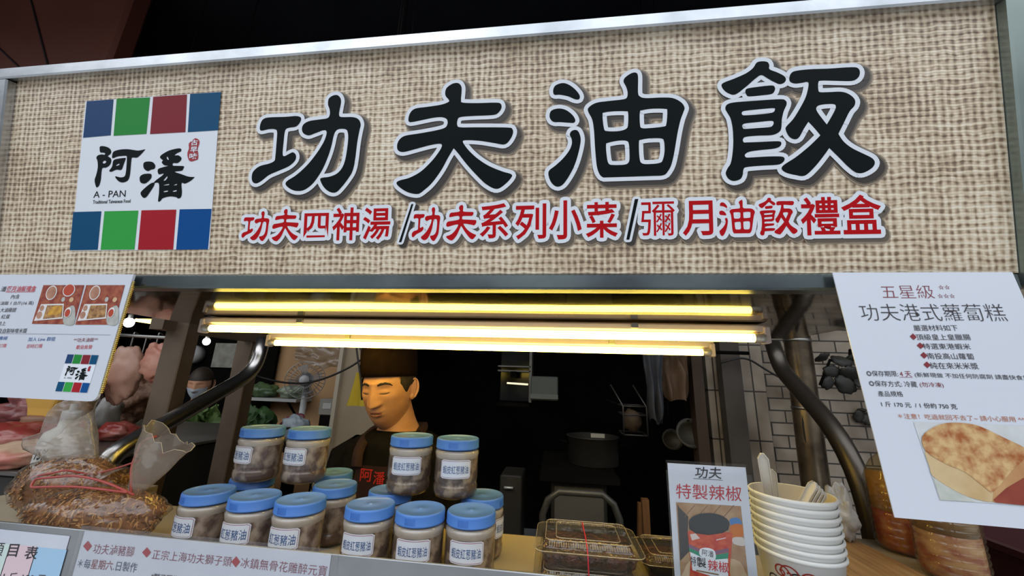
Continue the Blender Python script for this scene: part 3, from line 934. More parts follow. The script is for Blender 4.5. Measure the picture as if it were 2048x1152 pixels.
for dx, filling, qd in ((0, mat('photo_chicken', (.62, .33, .04), .4, color2=(.40, .18, .03), scale=120), [(360, 125), (697, 125), (612, 447), (265, 443)]), (357, rice, [(712, 125), (1030, 125), (942, 450), (622, 450)])):
    mb = MB()
    photo(PLn, pd, qd, food_red, .0005, sharp=True)
    def ell(cx, cy, rx, ry, M, l, n=18):
        photo(PLn, pd, [(cx + rx * cos(2 * pi * k / n) - .25 * ry * sin(2 * pi * k / n), cy + ry * sin(2 * pi * k / n)) for k in range(n)], M, l, sharp=True)
    ell(428 + dx, 188, 44, 60, tray_w, .0008); ell(428 + dx, 188, 37, 52, egg, .0010)
    if dx == 0:
        ell(572, 168, 50, 52, tray_w, .0008); ell(572, 166, 43, 46, bowl_red, .0010)
    ell(525 + dx, 243, 15, 20, grey_cloth, .0008)
    ell(612 + dx - 20, 245, 18, 20, mat('photo_garlic', (.60, .40, .22), .4), .0008)
    photo(PLn, pd, [(530 + dx, 372), (585 + dx - 5, 300), (640 + dx - 20, 310), (614 + dx, 445), (530 + dx, 445)], grey_cloth, .0007)
    photo(PLn, pd, [(345 + dx, 282), (532 + dx, 278), (522 + dx, 400), (285 + dx, 420)], tray_w, .0010, sharp=True)
    photo(PLn, pd, [(395 + dx, 292), (524 + dx, 290), (515 + dx, 388), (360 + dx, 405)], rice, .0012, sharp=True)
    if dx == 0:
        photo(PLn, pd, [(420, 320), (470, 295), (515, 305), (505, 360), (450, 372), (400, 375)], filling, .0014)
    ell(352 + dx, 315, 17, 24, egg, .0012); ell(330 + dx, 372, 22, 30, egg, .0012)
    ell(565 + dx, 350, 28, 42, tray_w, .0012); ell(563 + dx, 355, 21, 32, bowl_red, .0014)
    part(mb, 'printed_photo', posterL, 'printed photo of a rice gift box on red cloth')
# gold beaded trim on the free edge
pt, pb_ = PLn.w(x1 + .0025, y1 - .012, -.002), PLn.w(x1 + .0025, y0 + r_, -.002)
gold = mat('gold_beads', (.45, .33, .10), .3, .9)
path, rad = [], []
N = 62 * 4
for k in range(N + 1):
    path.append(pt.lerp(pb_, k / N)); rad.append(.0009 + .0014 * abs(sin(pi * k / 4)))
part(MB().tube(path, rad, gold, 8), 'beaded_trim', posterL, 'gold beaded edge trim')

# ------------------------------------------------------------------ sheets on the counter front
PF = Plane((0, .6245, 1.25), (1, 0, 0), (0, 0, 1))
def pe(x, y): return (x / 2.926, 1000 + y / 2.926)
sleeve = clear_mat('clear_sleeve', (.97, .97, .97), .03, (.7, .7, .72), -.02)
flyer = thing('flyer', 'white flyer with red diamonds in a clear sleeve on the counter front', 'flyer', (-.58, .6255, 1.16))
fl = PF.hit(*pe(497, 180)); fr_ = PF.hit(*pe(1938, 325))
mb = MB(); sheet(mb, PF, [(fl[0], 1.10 - 1.25), (fr_[0], 1.10 - 1.25), (fr_[0], fl[1]), (fl[0], fl[1])], paper_w, .0006)
part(mb, 'paper_sheet', flyer)
mb = MB()
LE = lambda *k, **q: line(mb, PF, pe, 2.926, *k, **q)
plum = mat('print_plum', (.20, .03, .055), .5)
navy = mat('print_navy', (.05, .06, .13), .5)
LE('功夫滷豬腳', 541, 312, 778, 332, 60, plum, bold=-.005)
LE('正宗上海功夫獅子頭', 888, 345, 1352, 390, 58, plum, bold=-.005)
LE('冰鎮無骨花雕醉元寶', 1405, 395, 1910, 448, 62, plum, bold=-.005)
LE('＊每', 450, 396, 525, 402, 56, navy)
LE('星期六', 528, 402, 655, 412, 58, ink_dark_red)
LE('.日製作', 660, 412, 797, 424, 58, navy)
LE('*獅子頭為純肉製作', 880, 468, 1190, 500, 42, ink, bold=.01)
for x0, x1, y0, y1 in ((488, 540, 238, 300), (833, 886, 276, 336), (1355, 1407, 328, 394)):
    w, h = x1 - x0, y1 - y0
    quad_on(mb, PF, [pe(x0, y0 + h * .5), pe(x0 + w * .55, y0), pe(x1, y0 + h * .5), pe(x0 + w * .5, y1)], mat('print_diamond', (.34, .02, .03), .5), .0005)
part(mb, 'printed_text', flyer, 'plum and navy handbill lines')
mb = MB(); sheet(mb, Plane(PF.o + Vector((0, -.0012, 0)), PF.u, PF.v), [(fl[0] - .008, -.155), (fr_[0] + .012, -.155), (fr_[0] + .012, fl[1] + .008), (fl[0] - .008, fl[1] + .008)], sleeve, .0003)
part(mb, 'clear_sleeve', flyer, 'clear plastic sleeve')

price = thing('price_list', 'pale price list sheet at the left end of the counter front', 'price list', (-1.0, .6255, 1.16))
pr_ = PF.hit(*pe(408, 212)); pl0 = PF.hit(*pe(-240, 150))
mb = MB(); sheet(mb, PF, [(pl0[0], -.15), (pr_[0], -.15), (pr_[0], pr_[1]), (pl0[0], pr_[1])], paper_w, .0006)
part(mb, 'paper_sheet', price)
mb = MB()
for x0, x1, M in ((-100, 58, mat('print_pale_green', (.55, .66, .62), .4)), (58, 218, mat('print_pale_pink', (.66, .50, .54), .4)), (218, 395, mat('print_pale_blue', (.33, .52, .70), .4))):
    q0, q1 = PF.hit(*pe(x0, 265)), PF.hit(*pe(x1, 280))
    zt = PF.hit(*pe(200, 272))[1]
    mb.add([PF.w(q0[0], -.149, .0002), PF.w(q1[0], -.149, .0002), PF.w(q1[0], zt, .0002), PF.w(q0[0], zt, .0002)], [(0, 1, 2, 3)], M)
LE('項', -50, 325, 12, 328, 78, ink)
LE('目', 40, 330, 98, 332, 76, ink, bold=.012)
LE('表', 138, 345, 212, 350, 80, ink, bold=.012)
LE('1 斤 180 元', 12, 478, 262, 492, 58, ink, bold=.008)
part(mb, 'printed_text', price, 'black lettering over pastel blocks')

# ------------------------------------------------------------------ acrylic sign stand
PS = Plane((.2, .675, 1.2035), (1, 0, 0), (0, 0, 1))
stand = thing('table_sign', 'clear acrylic table sign for chili jars between boxes and paper bowls', 'table sign', (.235, .675, 1.2035))
S7 = 4.965
def pg(x, y): return (1330 + x / S7, 920 + y / S7)
def sgpt(x, y): return PS.hit(*pg(x, y))
tl, tr = sgpt(25, 30), sgpt(800, 75)
acl, acr = sgpt(2, 95), sgpt(848, 140)
acrylic = clear_mat('acrylic', (.98, .985, .98), .01, (.8, .8, .75), -.025)
mb = MB(); sheet(mb, PS, [(tl[0], .012), (tr[0], .012), (tr[0], tr[1]), (tl[0], tl[1])], paper_w, .0008)
part(mb, 'paper_card', stand)
mb = MB()
LG = lambda *k, **q: line(mb, PS, pg, S7, *k, **q)
LG('功夫', 300, 178, 565, 190, 115, ink, bold=.01, shear=.15)
quad_on(mb, PS, [pg(280, 180), pg(572, 198), pg(572, 202), pg(280, 184)], ink, .0006)
LG('特製辣椒', 115, 380, 770, 412, 148, mat('print_crimson', (.42, .015, .03), .5), shear=.1)
part(mb, 'printed_text', stand, 'black and crimson brush title')
mb = MB()
G = lambda pts, M, l, sharp=False: photo(PS, pg, pts, M, l, sharp=sharp)
G([(108, 418), (752, 458), (840, 1300), (165, 1300)], mat('photo_wood', (.40, .26, .15), .4, color2=(.30, .16, .08), scale=60), .0005, True)
G([(122, 432), (140, 470), (230, 560), (225, 700), (245, 900), (150, 1000)], mat('photo_dark', (.045, .04, .04), .4), .0006, True)
for k in range(4):
    xx = 190 + 130 * k
    G([(xx, 560), (xx + 6, 565), (xx + 106, 450), (xx + 100, 446)], mat('photo_grain', (.16, .09, .05), .4), .0007, True)
G([(640, 590), (700, 570), (745, 590), (755, 640), (660, 650)], mat('photo_blue_cup', (.06, .18, .42), .4), .0007)
G([(650, 650), (758, 640), (770, 750), (690, 790), (655, 760)], mat('photo_orange', (.50, .14, .02), .4), .0008)
G([(670, 770), (775, 770), (785, 850), (680, 830)], mat('photo_bowl_rim', (.55, .50, .46), .4), .0009)
G([(190, 1090), (300, 980), (680, 980), (790, 1100), (800, 1300), (180, 1300)], mat('photo_mat', (.58, .45, .30), .4, color2=(.45, .31, .18), scale=30), .0008)
G([(228, 760), (240, 700), (430, 730), (640, 715), (665, 770), (640, 1100), (635, 1300), (270, 1300), (250, 1000)], mat('photo_chili', (.42, .03, .02), .35, color2=(.55, .10, .04), scale=120), .0010)
G([(232, 830), (345, 880), (495, 900), (630, 870), (628, 910), (495, 935), (345, 915), (236, 866)], mat('photo_purple', (.20, .09, .16), .4), .0012, True)
G([(236, 866), (345, 915), (495, 940), (628, 915), (622, 975), (495, 985), (345, 955), (240, 905)], mat('photo_green_band', (.02, .24, .14), .4), .0012, True)
G([(245, 910), (345, 950), (495, 985), (622, 975), (625, 1150), (490, 1160), (270, 1090)], white_print, .0011, True)
G([(345, 880), (420, 868), (490, 900), (495, 985), (420, 975), (345, 945)], white_print, .0014)
LG('阿潘', 362, 940, 478, 965, 62, ink, lift=.0017)
LG('特', 250, 1040, 305, 1050, 95, ink, lift=.0017)
LG('製', 312, 1055, 405, 1068, 100, ink, lift=.0017, bold=.01)
LG('辣椒', 425, 1090, 630, 1120, 110, ink_red, lift=.0017)
G([(305, 1085), (530, 1128), (530, 1142), (305, 1099)], mat('photo_caption', (.25, .16, .08), .4), .0013, True)
lid_p = [(435 + 203 * cos(2 * pi * k / 24), 625 + 102 * sin(2 * pi * k / 24) + 8 * cos(2 * pi * k / 24)) for k in range(24)]
G([(232, 610), (238, 680), (300, 725), (430, 742), (570, 722), (625, 690), (638, 630)], mat('photo_lid_side', (.012, .013, .015), .3), .0013, True)
G(lid_p, mat('photo_lid_top', (.025, .027, .032), .3), .0016, True)
G([(245, 735), (300, 725), (345, 775), (265, 795)], mat('photo_glint', (.62, .50, .48), .3), .0013, True)
G([(505, 785), (600, 765), (600, 775), (505, 797)], MATS['photo_glint'], .0013, True)
part(mb, 'printed_photo', stand, 'printed photo of a chili jar with a black lid')
mb = MB()
zt = acl[1]
mb.box((.5 * (acl[0] + acr[0]) + .2, .6735 - .003, 1.2042 + zt / 2), (acr[0] - acl[0], .0022, zt), acrylic)
mb.box((.5 * (acl[0] + acr[0]) + .2, .6735 + .006, 1.2042 + (tl[1] + .003) / 2), (tr[0] - tl[0] + .004, .0022, tl[1] + .003), acrylic)
part(mb, 'acrylic_sleeve', stand, 'clear acrylic holder')
part(MB().box((.5 * (acl[0] + acr[0]) + .2, .685, 1.2060), (acr[0] - acl[0], .075, .0035), acrylic), 'acrylic_foot', stand)

# ------------------------------------------------------------------ jars of shallot lard
lid_blue = mat('lid_blue', (.075, .22, .62), .38, spec=.5)
lid_pale = mat('lid_pale_top', (.13, .27, .62), .22)
jar_clear = clear_mat('jar_plastic', (.93, .91, .88), .05, (.7, .65, .6), .03, .08)
lard = mat('shallot_lard', (.47, .38, .31), .5, color2=(.12, .066, .052), scale=40, lo=.41, hi=.57, detail=5, stretch=(1, 1, .8))
lard2 = mat('brown_shallot_lard', (.42, .31, .20), .5, color2=(.10, .055, .03), scale=44, lo=.40, hi=.56, detail=5)
fat = mat('pale_fat', (.60, .56, .50), .45, color2=(.46, .40, .34), scale=30)
label_w = mat('label_white', (.72, .75, .80), .35)
label_red = mat('label_border', (.30, .015, .05), .4)
label_ink = mat('label_blue_ink', (.012, .075, .24), .4)
JR, JH = .0465, .112
def make_jar(body, wid):
    t = thing('food_jar', 'jar', 'jar')
    prof = [(.0, .0), (.036, .0), (.042, .003), (.0455, .010), (.0460, .020), (.0448, .0245), (.0435, .0265), (.0448, .0285), (.0455, .033), (.0455, .0755), (.0462, .0790), (.0472, .0830), (.0466, .0872), (.0440, .0900), (.0405, .0920), (.0400, .096)]
    lpart(MB().lathe(prof, jar_clear), 'clear_body', t, 'clear plastic body')
    ins = [(0, .002), (.034, .002), (.0405, .0045), (.0438, .011), (.0443, .020), (.0430, .0255), (.0420, .0268), (.0432, .030), (.0438, .034), (.0438, .0750)]
    mb_ = MB().lathe(ins, lard if body == '紅葱豬油' else lard2)
    mb_.lathe([(.0438, .0750), (.0446, .0785), (.0452, .083), (.0446, .0862), (.0420, .0890), (.036, .0905), (0, .0905)], fat)
    lpart(mb_, 'contents', t, 'mottled shallot lard with a pale fat layer')
    lidp = [(.0405, .0925), (.0448, .0925), (.0455, .0935), (.0455, .0950), (.0450, .0957), (.0450, .1085), (.0442, .1108), (.0428, .1120)]
    mb_ = MB().lathe(lidp, lid_blue, seg=56)
    mb_.lathe([(.0428, .1120), (.0412, .1117), (.0405, .1108), (.004, .1108), (.0025, .1118), (0, .1119)], lid_pale, seg=56)
    for k in range(9):
        a = -pi / 2 - .18 + .05 * k - .2
        mb_.box((.0451 * cos(a), .0451 * sin(a), .1015), (.0008, .0012, .011), lid_blue, Matrix.Rotation(a, 3, 'Z'))
    lpart(mb_, 'lid', t, 'blue screw lid')
    # curved label
    hw, z0, z1 = wid / 2, .0405, .0750
    Rl = .0462
    def cyl(s, z, r):
        an = -pi / 2 + s / Rl
        return (r * cos(an), r * sin(an), z)
    def rr(hw_, z0_, z1_, rc):
        out = []
        for cx, cz, a0 in ((hw_ - rc, z1_ - rc, 0), (-hw_ + rc, z1_ - rc, pi / 2), (-hw_ + rc, z0_ + rc, pi), (hw_ - rc, z0_ + rc, 3 * pi / 2)):
            for k in range(4):
                a = a0 + k * pi / 6
                out.append((cx + rc * cos(a), cz + rc * sin(a)))
        return out
    def strip(hw_, z0_, z1_, rc, M, r, mbx):
        # cut the rounded rectangle into narrow upright slices that bend with the jar
        n = 14
        vs2, fs2 = [], []
        for i in range(n + 1):
            s = -hw_ + 2 * hw_ * i / n
            e = max(0, abs(s) - (hw_ - rc))
            dz = rc - math.sqrt(max(0, rc * rc - e * e))
            vs2 += [cyl(s, z0_ + dz, r), cyl(s, z1_ - dz, r)]
        mbx.add(vs2, [(2 * i, 2 * i + 2, 2 * i + 3, 2 * i + 1) for i in range(n)], M, True)
    mb_ = MB()
    strip(hw, z0, z1, .003, label_w, Rl, mb_)
    strip(hw - .0017, z0 + .0017, z1 - .0017, .0022, label_red, Rl + .00025, mb_)
    strip(hw - .0024, z0 + .0024, z1 - .0024, .0016, label_w, Rl + .0005, mb_)
    lab = lpart(mb_, 'paper_label', t, 'white label with a maroon border')
    mb_ = MB()
    V, F, bx = glyphs(body, .0)
    w_ = wid - .011
    hz = .0150 if len(body) == 6 else .0170
    zc = .0570
    mb_.add([cyl(-w_ / 2 + w_ * (x - bx[0]) / (bx[1] - bx[0]), zc - hz / 2 + hz * (y - bx[2]) / (bx[3] - bx[2]), Rl + .0008) for x, y in V], F, label_ink)
    lpart(mb_, 'label_text', lab, 'blue brush characters')
    return t
jarA = make_jar('紅葱豬油', .063)
jarB = make_jar('蝦皮紅葱豬油', .064)
used = set()
def put_jar(kind, px, py, ztop, rot, label, group, scale=1.0):
    src = jarA if kind == 'A' else jarB
    p = atz(px, py, ztop)
    if kind in used:
        o = copy_tree(src)
    else:
        o = src; used.add(kind)
    o.location = (p.x, p.y, ztop - JH)
    o.rotation_euler = (0, 0, rot)
    o['label'] = label
    o['group'] = group
    return p
ZL, ZU = 1.2041 + JH, 1.2048 + 2 * JH
GA, GB = 'red shallot lard jars', 'shrimp shallot lard jars'
put_jar('A', 528.8, 853, ZU, -.30, 'blue lidded shallot lard jar topping the left stack, nearest the fan', GA)
put_jar('A', 621.9, 856, ZU, -.12, 'blue lidded shallot lard jar topping the left stack, nearest the vendor', GA)
put_jar('A', 420.4, 978.5, ZL, -.22, 'shallot lard jar at the end of the front row beside the bagged shallots', GA)
put_jar('A', 512.3, 988.6, ZL, .02, 'shallot lard jar in the middle of the left front row', GA)
put_jar('A', 603.7, 996.4, ZL, .02, 'shallot lard jar of the left front row just above the flyer end', GA)
put_jar('A', 672, 967, ZL, -.85, 'shallot lard jar behind the left stack, label half hidden', GA)
put_jar('A', 668, 942.5, ZL, -1.2, 'shallot lard jar of which only a grey blue lid shows behind the others', GA)
put_jar('A', 507, 952, ZL, -.4, 'shallot lard jar hidden in back, a sliver of lid under the left stack', GA)
put_jar('B', 825.3, 869.6, ZU, .18, 'shrimp shallot lard jar topping the middle stack, in front of the vendor', GB)
put_jar('B', 916.7, 874.8, ZU, .22, 'shrimp shallot lard jar topping the middle stack, before the dark doorway', GB)
put_jar('B', 742.3, 1006, ZL, .02, 'shrimp shallot lard jar at the vendor end of the middle front row', GB)
put_jar('B', 842.3, 1015.4, ZL, .10, 'shrimp shallot lard jar in the middle of its front row', GB)
put_jar('B', 943.5, 1018.8, ZL, .06, 'shrimp shallot lard jar ending the front row towards the clear boxes', GB)
put_jar('B', 782, 978, ZL, .9, 'shrimp shallot lard jar hidden in back, lid peeking beside the apron', GB)
put_jar('B', 965, 988, ZL, 1.5, 'shrimp shallot lard jar behind the last front one, label turned away', GB)

# ------------------------------------------------------------------ more shapes
def rr_ring(hx, hy, r, n=5):
    out = []
    for cx, cy, a0 in ((hx - r, hy - r, 0), (-hx + r, hy - r, pi / 2), (-hx + r, -hy + r, pi), (hx - r, -hy + r, 3 * pi / 2)):
        for k in range(n):
            a = a0 + k * pi / 2 / (n - 1)
            out.append((cx + r * cos(a), cy + r * sin(a)))
    return out

def loft(mb, rings, M, cap0=True, cap1=True, smooth=True):
    """rings: lists of equally many 3D points."""
    n = len(rings[0])
    V = [p for r in rings for p in r]
    F = []
    for i in range(len(rings) - 1):
        for k in range(n):
            j = (k + 1) % n
            F.append((i * n + k, i * n + j, (i + 1) * n + j, (i + 1) * n + k))
    if cap0: F.append(tuple(range(n - 1, -1, -1)))
    if cap1: F.append(tuple((len(rings) - 1) * n + k for k in range(n)))
    return mb.add(V, F, M, smooth)

def rr_loft(mb, c, secs, M, cap0=True, cap1=True, smooth=False):
    c = Vector(c)
    return loft(mb, [[c + Vector((x, y, z)) for x, y in rr_ring(hx, hy, r)] for hx, hy, z, r in secs], M, cap0, cap1, smooth)

def px_box(mb, x0, y0, x1, y1, Y, depth, M, bev=0.0):
    a, b = at(x0, y0, Y), at(x1, y1, Y)
    mb.box(((a.x + b.x) / 2, Y + depth / 2, (a.z + b.z) / 2), (abs(b.x - a.x), depth, abs(a.z - b.z)), M, bev=bev)
    return mb

# ------------------------------------------------------------------ clear food boxes
box_clear = clear_mat('box_plastic', (.95, .94, .92), .04, (.7, .6, .45), .02, .07, .35, 60)
box_black = mat('box_black', (.012, .012, .012), .3)
rib_glint = clear_mat('box_rib_glint', (.95, .92, .86), .38, (.72, .60, .40), .10, .08)  # pale gold haze painted as the sheen on ribs and lid edges
meatroll = mat('braised_filling', (.10, .034, .032), .3, color2=(.018, .008, .009), scale=70, lo=.35, hi=.6, bump=1.0, bscale=75)
def food_box(loc, label, hx, hy, dark_base=False):
    t = thing('food_box', label, 'food box', loc, 'lidded food boxes on the counter')
    mb_ = MB()
    rr_loft(mb_, (0, 0, 0), [(hx - .012, hy - .012, 0, .012), (hx - .003, hy - .003, .028, .014), (hx + .004, hy + .004, .0285, .016), (hx + .004, hy + .004, .0305, .016)], box_black if dark_base else box_clear, cap1=False)
    lpart(mb_, 'tray', t, 'box tray')
    mb_ = MB()
    rr_loft(mb_, (0, 0, 0), [(hx - .016, hy - .016, .003, .008), (hx - .009, hy - .009, .010, .010), (hx - .007, hy - .007, .022, .010), (hx - .012, hy - .012, .0245, .008)], meatroll, smooth=True)
    lpart(mb_, 'filling', t, 'dark braised filling')
    mb_ = MB()
    rr_loft(mb_, (0, 0, 0), [(hx + .005, hy + .005, .0306, .016), (hx + .005, hy + .005, .0322, .016), (hx - .004, hy - .004, .0335, .014), (hx - .012, hy - .012, .0425, .012), (hx - .016, hy - .016, .0435, .010), (hx - .030, hy - .022, .0435, .008), (hx - .033, hy - .025, .0418, .008)], box_clear, cap0=False)
    for side in (-1, 1):
        for k in range(34):
            x = -hx + .02 + (2 * hx - .04) * k / 33
            mb_.box((x, side * (hy - .0085), .0387), (.0018, .009, .0042), rib_glint)
    for (ex, ey, ez, er) in ((hx + .005, hy + .005, .0315, .016), (hx - .0125, hy - .0125, .0428, .012), (hx - .031, hy - .023, .0432, .008)):
        mb_.tube([(x, y, ez) for x, y in rr_ring(ex, ey, er)], .0008, rib_glint, 5, closed=True)  # thin pale tubes drawn as highlights along the rims
    lpart(mb_, 'lid', t, 'ribbed clear lid')
    return t
bx = .053
food_box((bx, .768, 1.2042), 'clear food box of dark braised filling, bottom of the banded pair', .088, .066)
food_box((bx, .766, 1.2488), 'clear food box of dark braised filling, on top of the banded pair', .085, .062)
food_box((.245, .86, 1.2042), 'black food box with a clear lid half hidden behind the table sign', .085, .06, True)
bx2 = at(1175, 1060, .7).x
band = [(bx2, .700, 1.206), (bx2 + .001, .694, 1.237), (bx2, .697, 1.281), (bx2 - .001, .72, 1.2935), (bx2 - .002, .81, 1.2935), (bx2 - .002, .834, 1.281), (bx2, .840, 1.237), (bx2, .836, 1.206)]
single(MB().tube(bend(band, 4), .0011, mat('red_rubber', (.55, .03, .05), .4), 8), 'rubber_band', 'red rubber band around the two clear food boxes', 'rubber band', (bx2, .766, 1.206))

# ------------------------------------------------------------------ paper bowls and spoons
bowl_w = mat('bowl_paper', (.80, .80, .77), .45)
bowl_in = mat('bowl_inside', (.62, .55, .42), .5)
print_red = mat('bowl_print_red', (.30, .03, .02), .5)
BCX, BCY, BZ, BH, BSP = .381, .722, 1.2042, .106, .0113
def make_bowl():
    t = thing('paper_bowl', 'bowl', 'bowl')
    o_ = [(.0, .004), (.0405, .004), (.0415, 0), (.0425, 0), (.0452, .02), (.0572, .098)]
    lpart(MB().lathe(o_ + [(.0590, .0995), (.0606, .1015), (.0606, .1040), (.0590, .1060), (.0575, .1052)], bowl_w, seg=64), 'wall', t)
    lpart(MB().lathe([(.0575, .1052), (.0558, .098), (.0430, .006), (0, .006)], bowl_in, seg=64), 'inside', t, 'cream inside')
    return t
bowl0 = make_bowl()
ords = ['standing on the counter, printed with red and black swirls', 'second from the bottom of the stack', 'third from the bottom of the stack', 'fourth from the bottom of the stack', 'fifth from the bottom of the stack', 'third from the top of the stack', 'second from the top of the stack', 'on top of the stack, holding the plastic spoons']
bowls = [bowl0] + [copy_tree(bowl0) for _ in range(7)]
for k, o in enumerate(bowls):
    o.location = (BCX, BCY, BZ + k * BSP)
    o['label'] = 'white paper bowl ' + ords[k]
    o['group'] = 'stacked paper bowls beside the table sign'
# swirl print on the lowest bowl
mb = MB()
def cone(a, z, lift=.0006):
    r = .0452 + (.0572 - .0452) * (z - .02) / .078 + lift
    return (r * cos(a), r * sin(a), z)
def swirl(a0, z0, size, turns, flip, M, w=.0010):
    P = []
    for k in range(40):
        q = k / 39
        rr = size * (1 - q) ** 1.1
        an = flip * q * turns * 2 * pi
        P.append((a0 + rr * cos(an) / .052, z0 + rr * sin(an)))
    for i in range(len(P) - 1):
        (a, z), (b, y) = P[i], P[i + 1]
        dx, dz = (b - a) * .052, y - z
        L_ = math.hypot(dx, dz) or 1
        nx, nz = -dz / L_ * w / .052, dx / L_ * w
        mb.add([cone(a + nx, z + nz), cone(a - nx, z - nz), cone(b - nx, y - nz), cone(b + nx, y + nz)], [(0, 1, 2, 3)], M)
random.seed(3)
for k in range(26):
    swirl(random.uniform(-2.9, -1.2), random.uniform(.03, .083), random.uniform(.008, .014), random.uniform(1.2, 2), random.choice((-1, 1)), print_red if k % 3 else ink)
V, F, bb = glyphs('囍', .02)
mb.add([cone(-1.62 + .62 * (x - bb[0]) / (bb[1] - bb[0]), .042 + .040 * (y - bb[2]) / (bb[3] - bb[2]), .001) for x, y in V], F, ink)
lpart(mb, 'printed_swirls', bowl0, 'red and black swirl print')

spoon_w = mat('spoon_plastic', (.66, .62, .54), .35, sss=.1)
def make_spoon(ln):
    """A white spoon standing handle up: thin flared bowl at the base, channelled handle along +z."""
    mb_ = MB()
    n = 18
    rings = []
    for i in range(n + 1):
        q = i / n
        z = q * ln
        w = .0062 + .0020 * q + .0065 * math.exp(-((q - .12) / .10) ** 2)
        if q > .93: w *= max(.35, math.sqrt(max(0, 1 - ((q - .93) / .07) ** 2 * .85)))
        if q < .04: w *= .55
        rings.append([Vector((-w, -.0022, z)), Vector((-w + .0013, -.0028, z)), Vector((-w + .0018, .0004, z)), Vector((w - .0018, .0004, z)), Vector((w - .0013, -.0028, z)), Vector((w, -.0022, z)), Vector((w - .0005, .0018, z)), Vector((-w + .0005, .0018, z))])
    return loft(mb_, rings, spoon_w, smooth=False)
def spoon(foot, tip, face, label):
    foot, tip = Vector(foot), Vector(tip)
    d = (tip - foot).normalized()
    y = Vector(face); y = (y - d * y.dot(d)).normalized()
    x = y.cross(d)
    o = make_spoon((tip - foot).length).build('plastic_spoon', None, origin=(0, 0, 0))
    o.location = foot
    o.rotation_euler = Matrix((x, y, d)).transposed().to_euler()
    o['label'] = label; o['category'] = 'spoon'; o['group'] = 'plastic spoons in the top paper bowl'
    return y
spoon((.360, .744, 1.308), at(1524, 907, .695), (.3, 1, .2), 'white plastic spoon standing tall by itself in the top paper bowl')
spoon((.374, .760, 1.308), at(1541, 938, .75), (.3, 1, .2), 'white plastic spoon half hidden behind the tall single one')
f0, t0_ = Vector((.350, .712, 1.312)), at(1630, 964, .695)
yb = Vector(((t0_ - f0).z, 0, -(t0_ - f0).x)).normalized() * .9 + Vector((0, .25, 0))
dd = (t0_ - f0).normalized()
yb = (yb - dd * yb.dot(dd)).normalized()
for k, lb in enumerate(('front of the nested bunch', 'second in the nested bunch', 'third in the nested bunch', 'back of the nested bunch')):
    off = yb * (.0066 * k)
    spoon(f0 + off + dd * .001 * k, t0_ + off - dd * .002 * k, yb, 'white plastic spoon leaning towards the poster, ' + lb)

# ------------------------------------------------------------------ right end: plank, bottles, bag
wood = mat('plank_wood', (.50, .30, .125), .45, color2=(.30, .155, .055), scale=7, lo=.3, hi=.7, detail=6, stretch=(14, 1.2, 14))
single(MB().box((.602, .895, 1.2085), (.207, .50, .009), wood, bev=.002), 'chopping_plank', 'long wooden plank with visible grain at the right end of the counter', 'plank', (.602, .895, 1.204))
mb = MB().blob((0, 0, .055), (.030, .028, .058), mat('white_bag_plastic', (.48, .46, .42), .35, color2=(.38, .36, .33), scale=20, bump=.5, bscale=40), .5, 2.5, 5, 26, 18, flat=-.053)
o = single(mb, 'plastic_bag', 'crumpled white plastic bag standing behind the stacked paper bowls', 'bag', (0, 0, 0))
o.location = (*atz(1690, 1080, 1.2135).xy, 1.2135)
bottle_clear = clear_mat('bottle_plastic', (.93, .86, .70), .05, (.6, .5, .35), .03, .06)
def oil_bottle(loc, label, low, high, level, fill_, h):
    t = thing('oil_bottle', label, 'bottle', loc, 'ribbed oil bottles beside the plank')
    prof, N_ = [(0, .004), (.030, 0), (.046, .004)], 46
    for i in range(N_ + 1):
        z = .012 + (h - .075) * i / N_
        prof.append((.0490 + .0026 * abs(sin(pi * i / 4.6)), z))
    prof += [(.045, h - .05), (.034, h - .030), (.018, h - .014), (.0155, h - .008), (.0155, h + .004)]
    lpart(MB().lathe(prof, bottle_clear), 'clear_body', t, 'ribbed clear body')
    lpart(MB().lathe([(0, .006), (.043, .006), (.0465, .014), (.0465, level), (0, level)], low), 'settled_contents', t, 'settled sediment')
    lpart(MB().lathe([(0, level + .0005), (.0465, level + .0005), (.0465, fill_), (0, fill_)], high), 'oil', t)
    lpart(MB().lathe([(0.0165, h + .004), (.0175, h + .004), (.0175, h + .022), (.016, h + .024), (0, h + .024)], mat('bottle_cap', (.45, .05, .04), .4)), 'cap', t)
    return t
chili = mat('chili_sediment', (.26, .03, .012), .4, color2=(.42, .16, .035), scale=50, lo=.42, hi=.68)
goldoil = mat('golden_oil', (.46, .26, .055), .25, color2=(.36, .18, .035), scale=12)
meaty = mat('pickled_slices', (.30, .085, .06), .4, color2=(.50, .34, .22), scale=26, lo=.40, hi=.62, stretch=(1, 1, 2))
paleoil = mat('pale_brine', (.36, .27, .19), .3, color2=(.22, .14, .09), scale=20)
oil_bottle((.788, 1.062, 1.2042), 'ribbed oil bottle with red sediment under golden oil, farther one', chili, goldoil, .085, .165, .22)
oil_bottle((.772, .935, 1.2042), 'ribbed bottle of pale and red pickled slices, nearer one under the poster', meaty, paleoil, .085, .13, .20)
crate_red = mat('crate_dark_red', (.055, .010, .012), .5)
mb = MB()
rr_loft(mb, (0, 0, 0), [(.24, .18, 0, .02), (.26, .2, .24, .02), (.27, .21, .245, .02), (.27, .21, .26, .02), (.25, .19, .26, .02), (.23, .17, .02, .02)], crate_red)
o = single(mb, 'plastic_crate', 'dark red plastic crate low behind the poster at the right end', 'crate', (0, 0, 0))
o.location = (1.32, 1.15, 0.95)
single(MB().box((1.32, 1.15, .474), (.66, .5, .948), dark), 'side_table', 'dark side table under the red crate at the right end', 'table', (1.32, 1.15, 0))

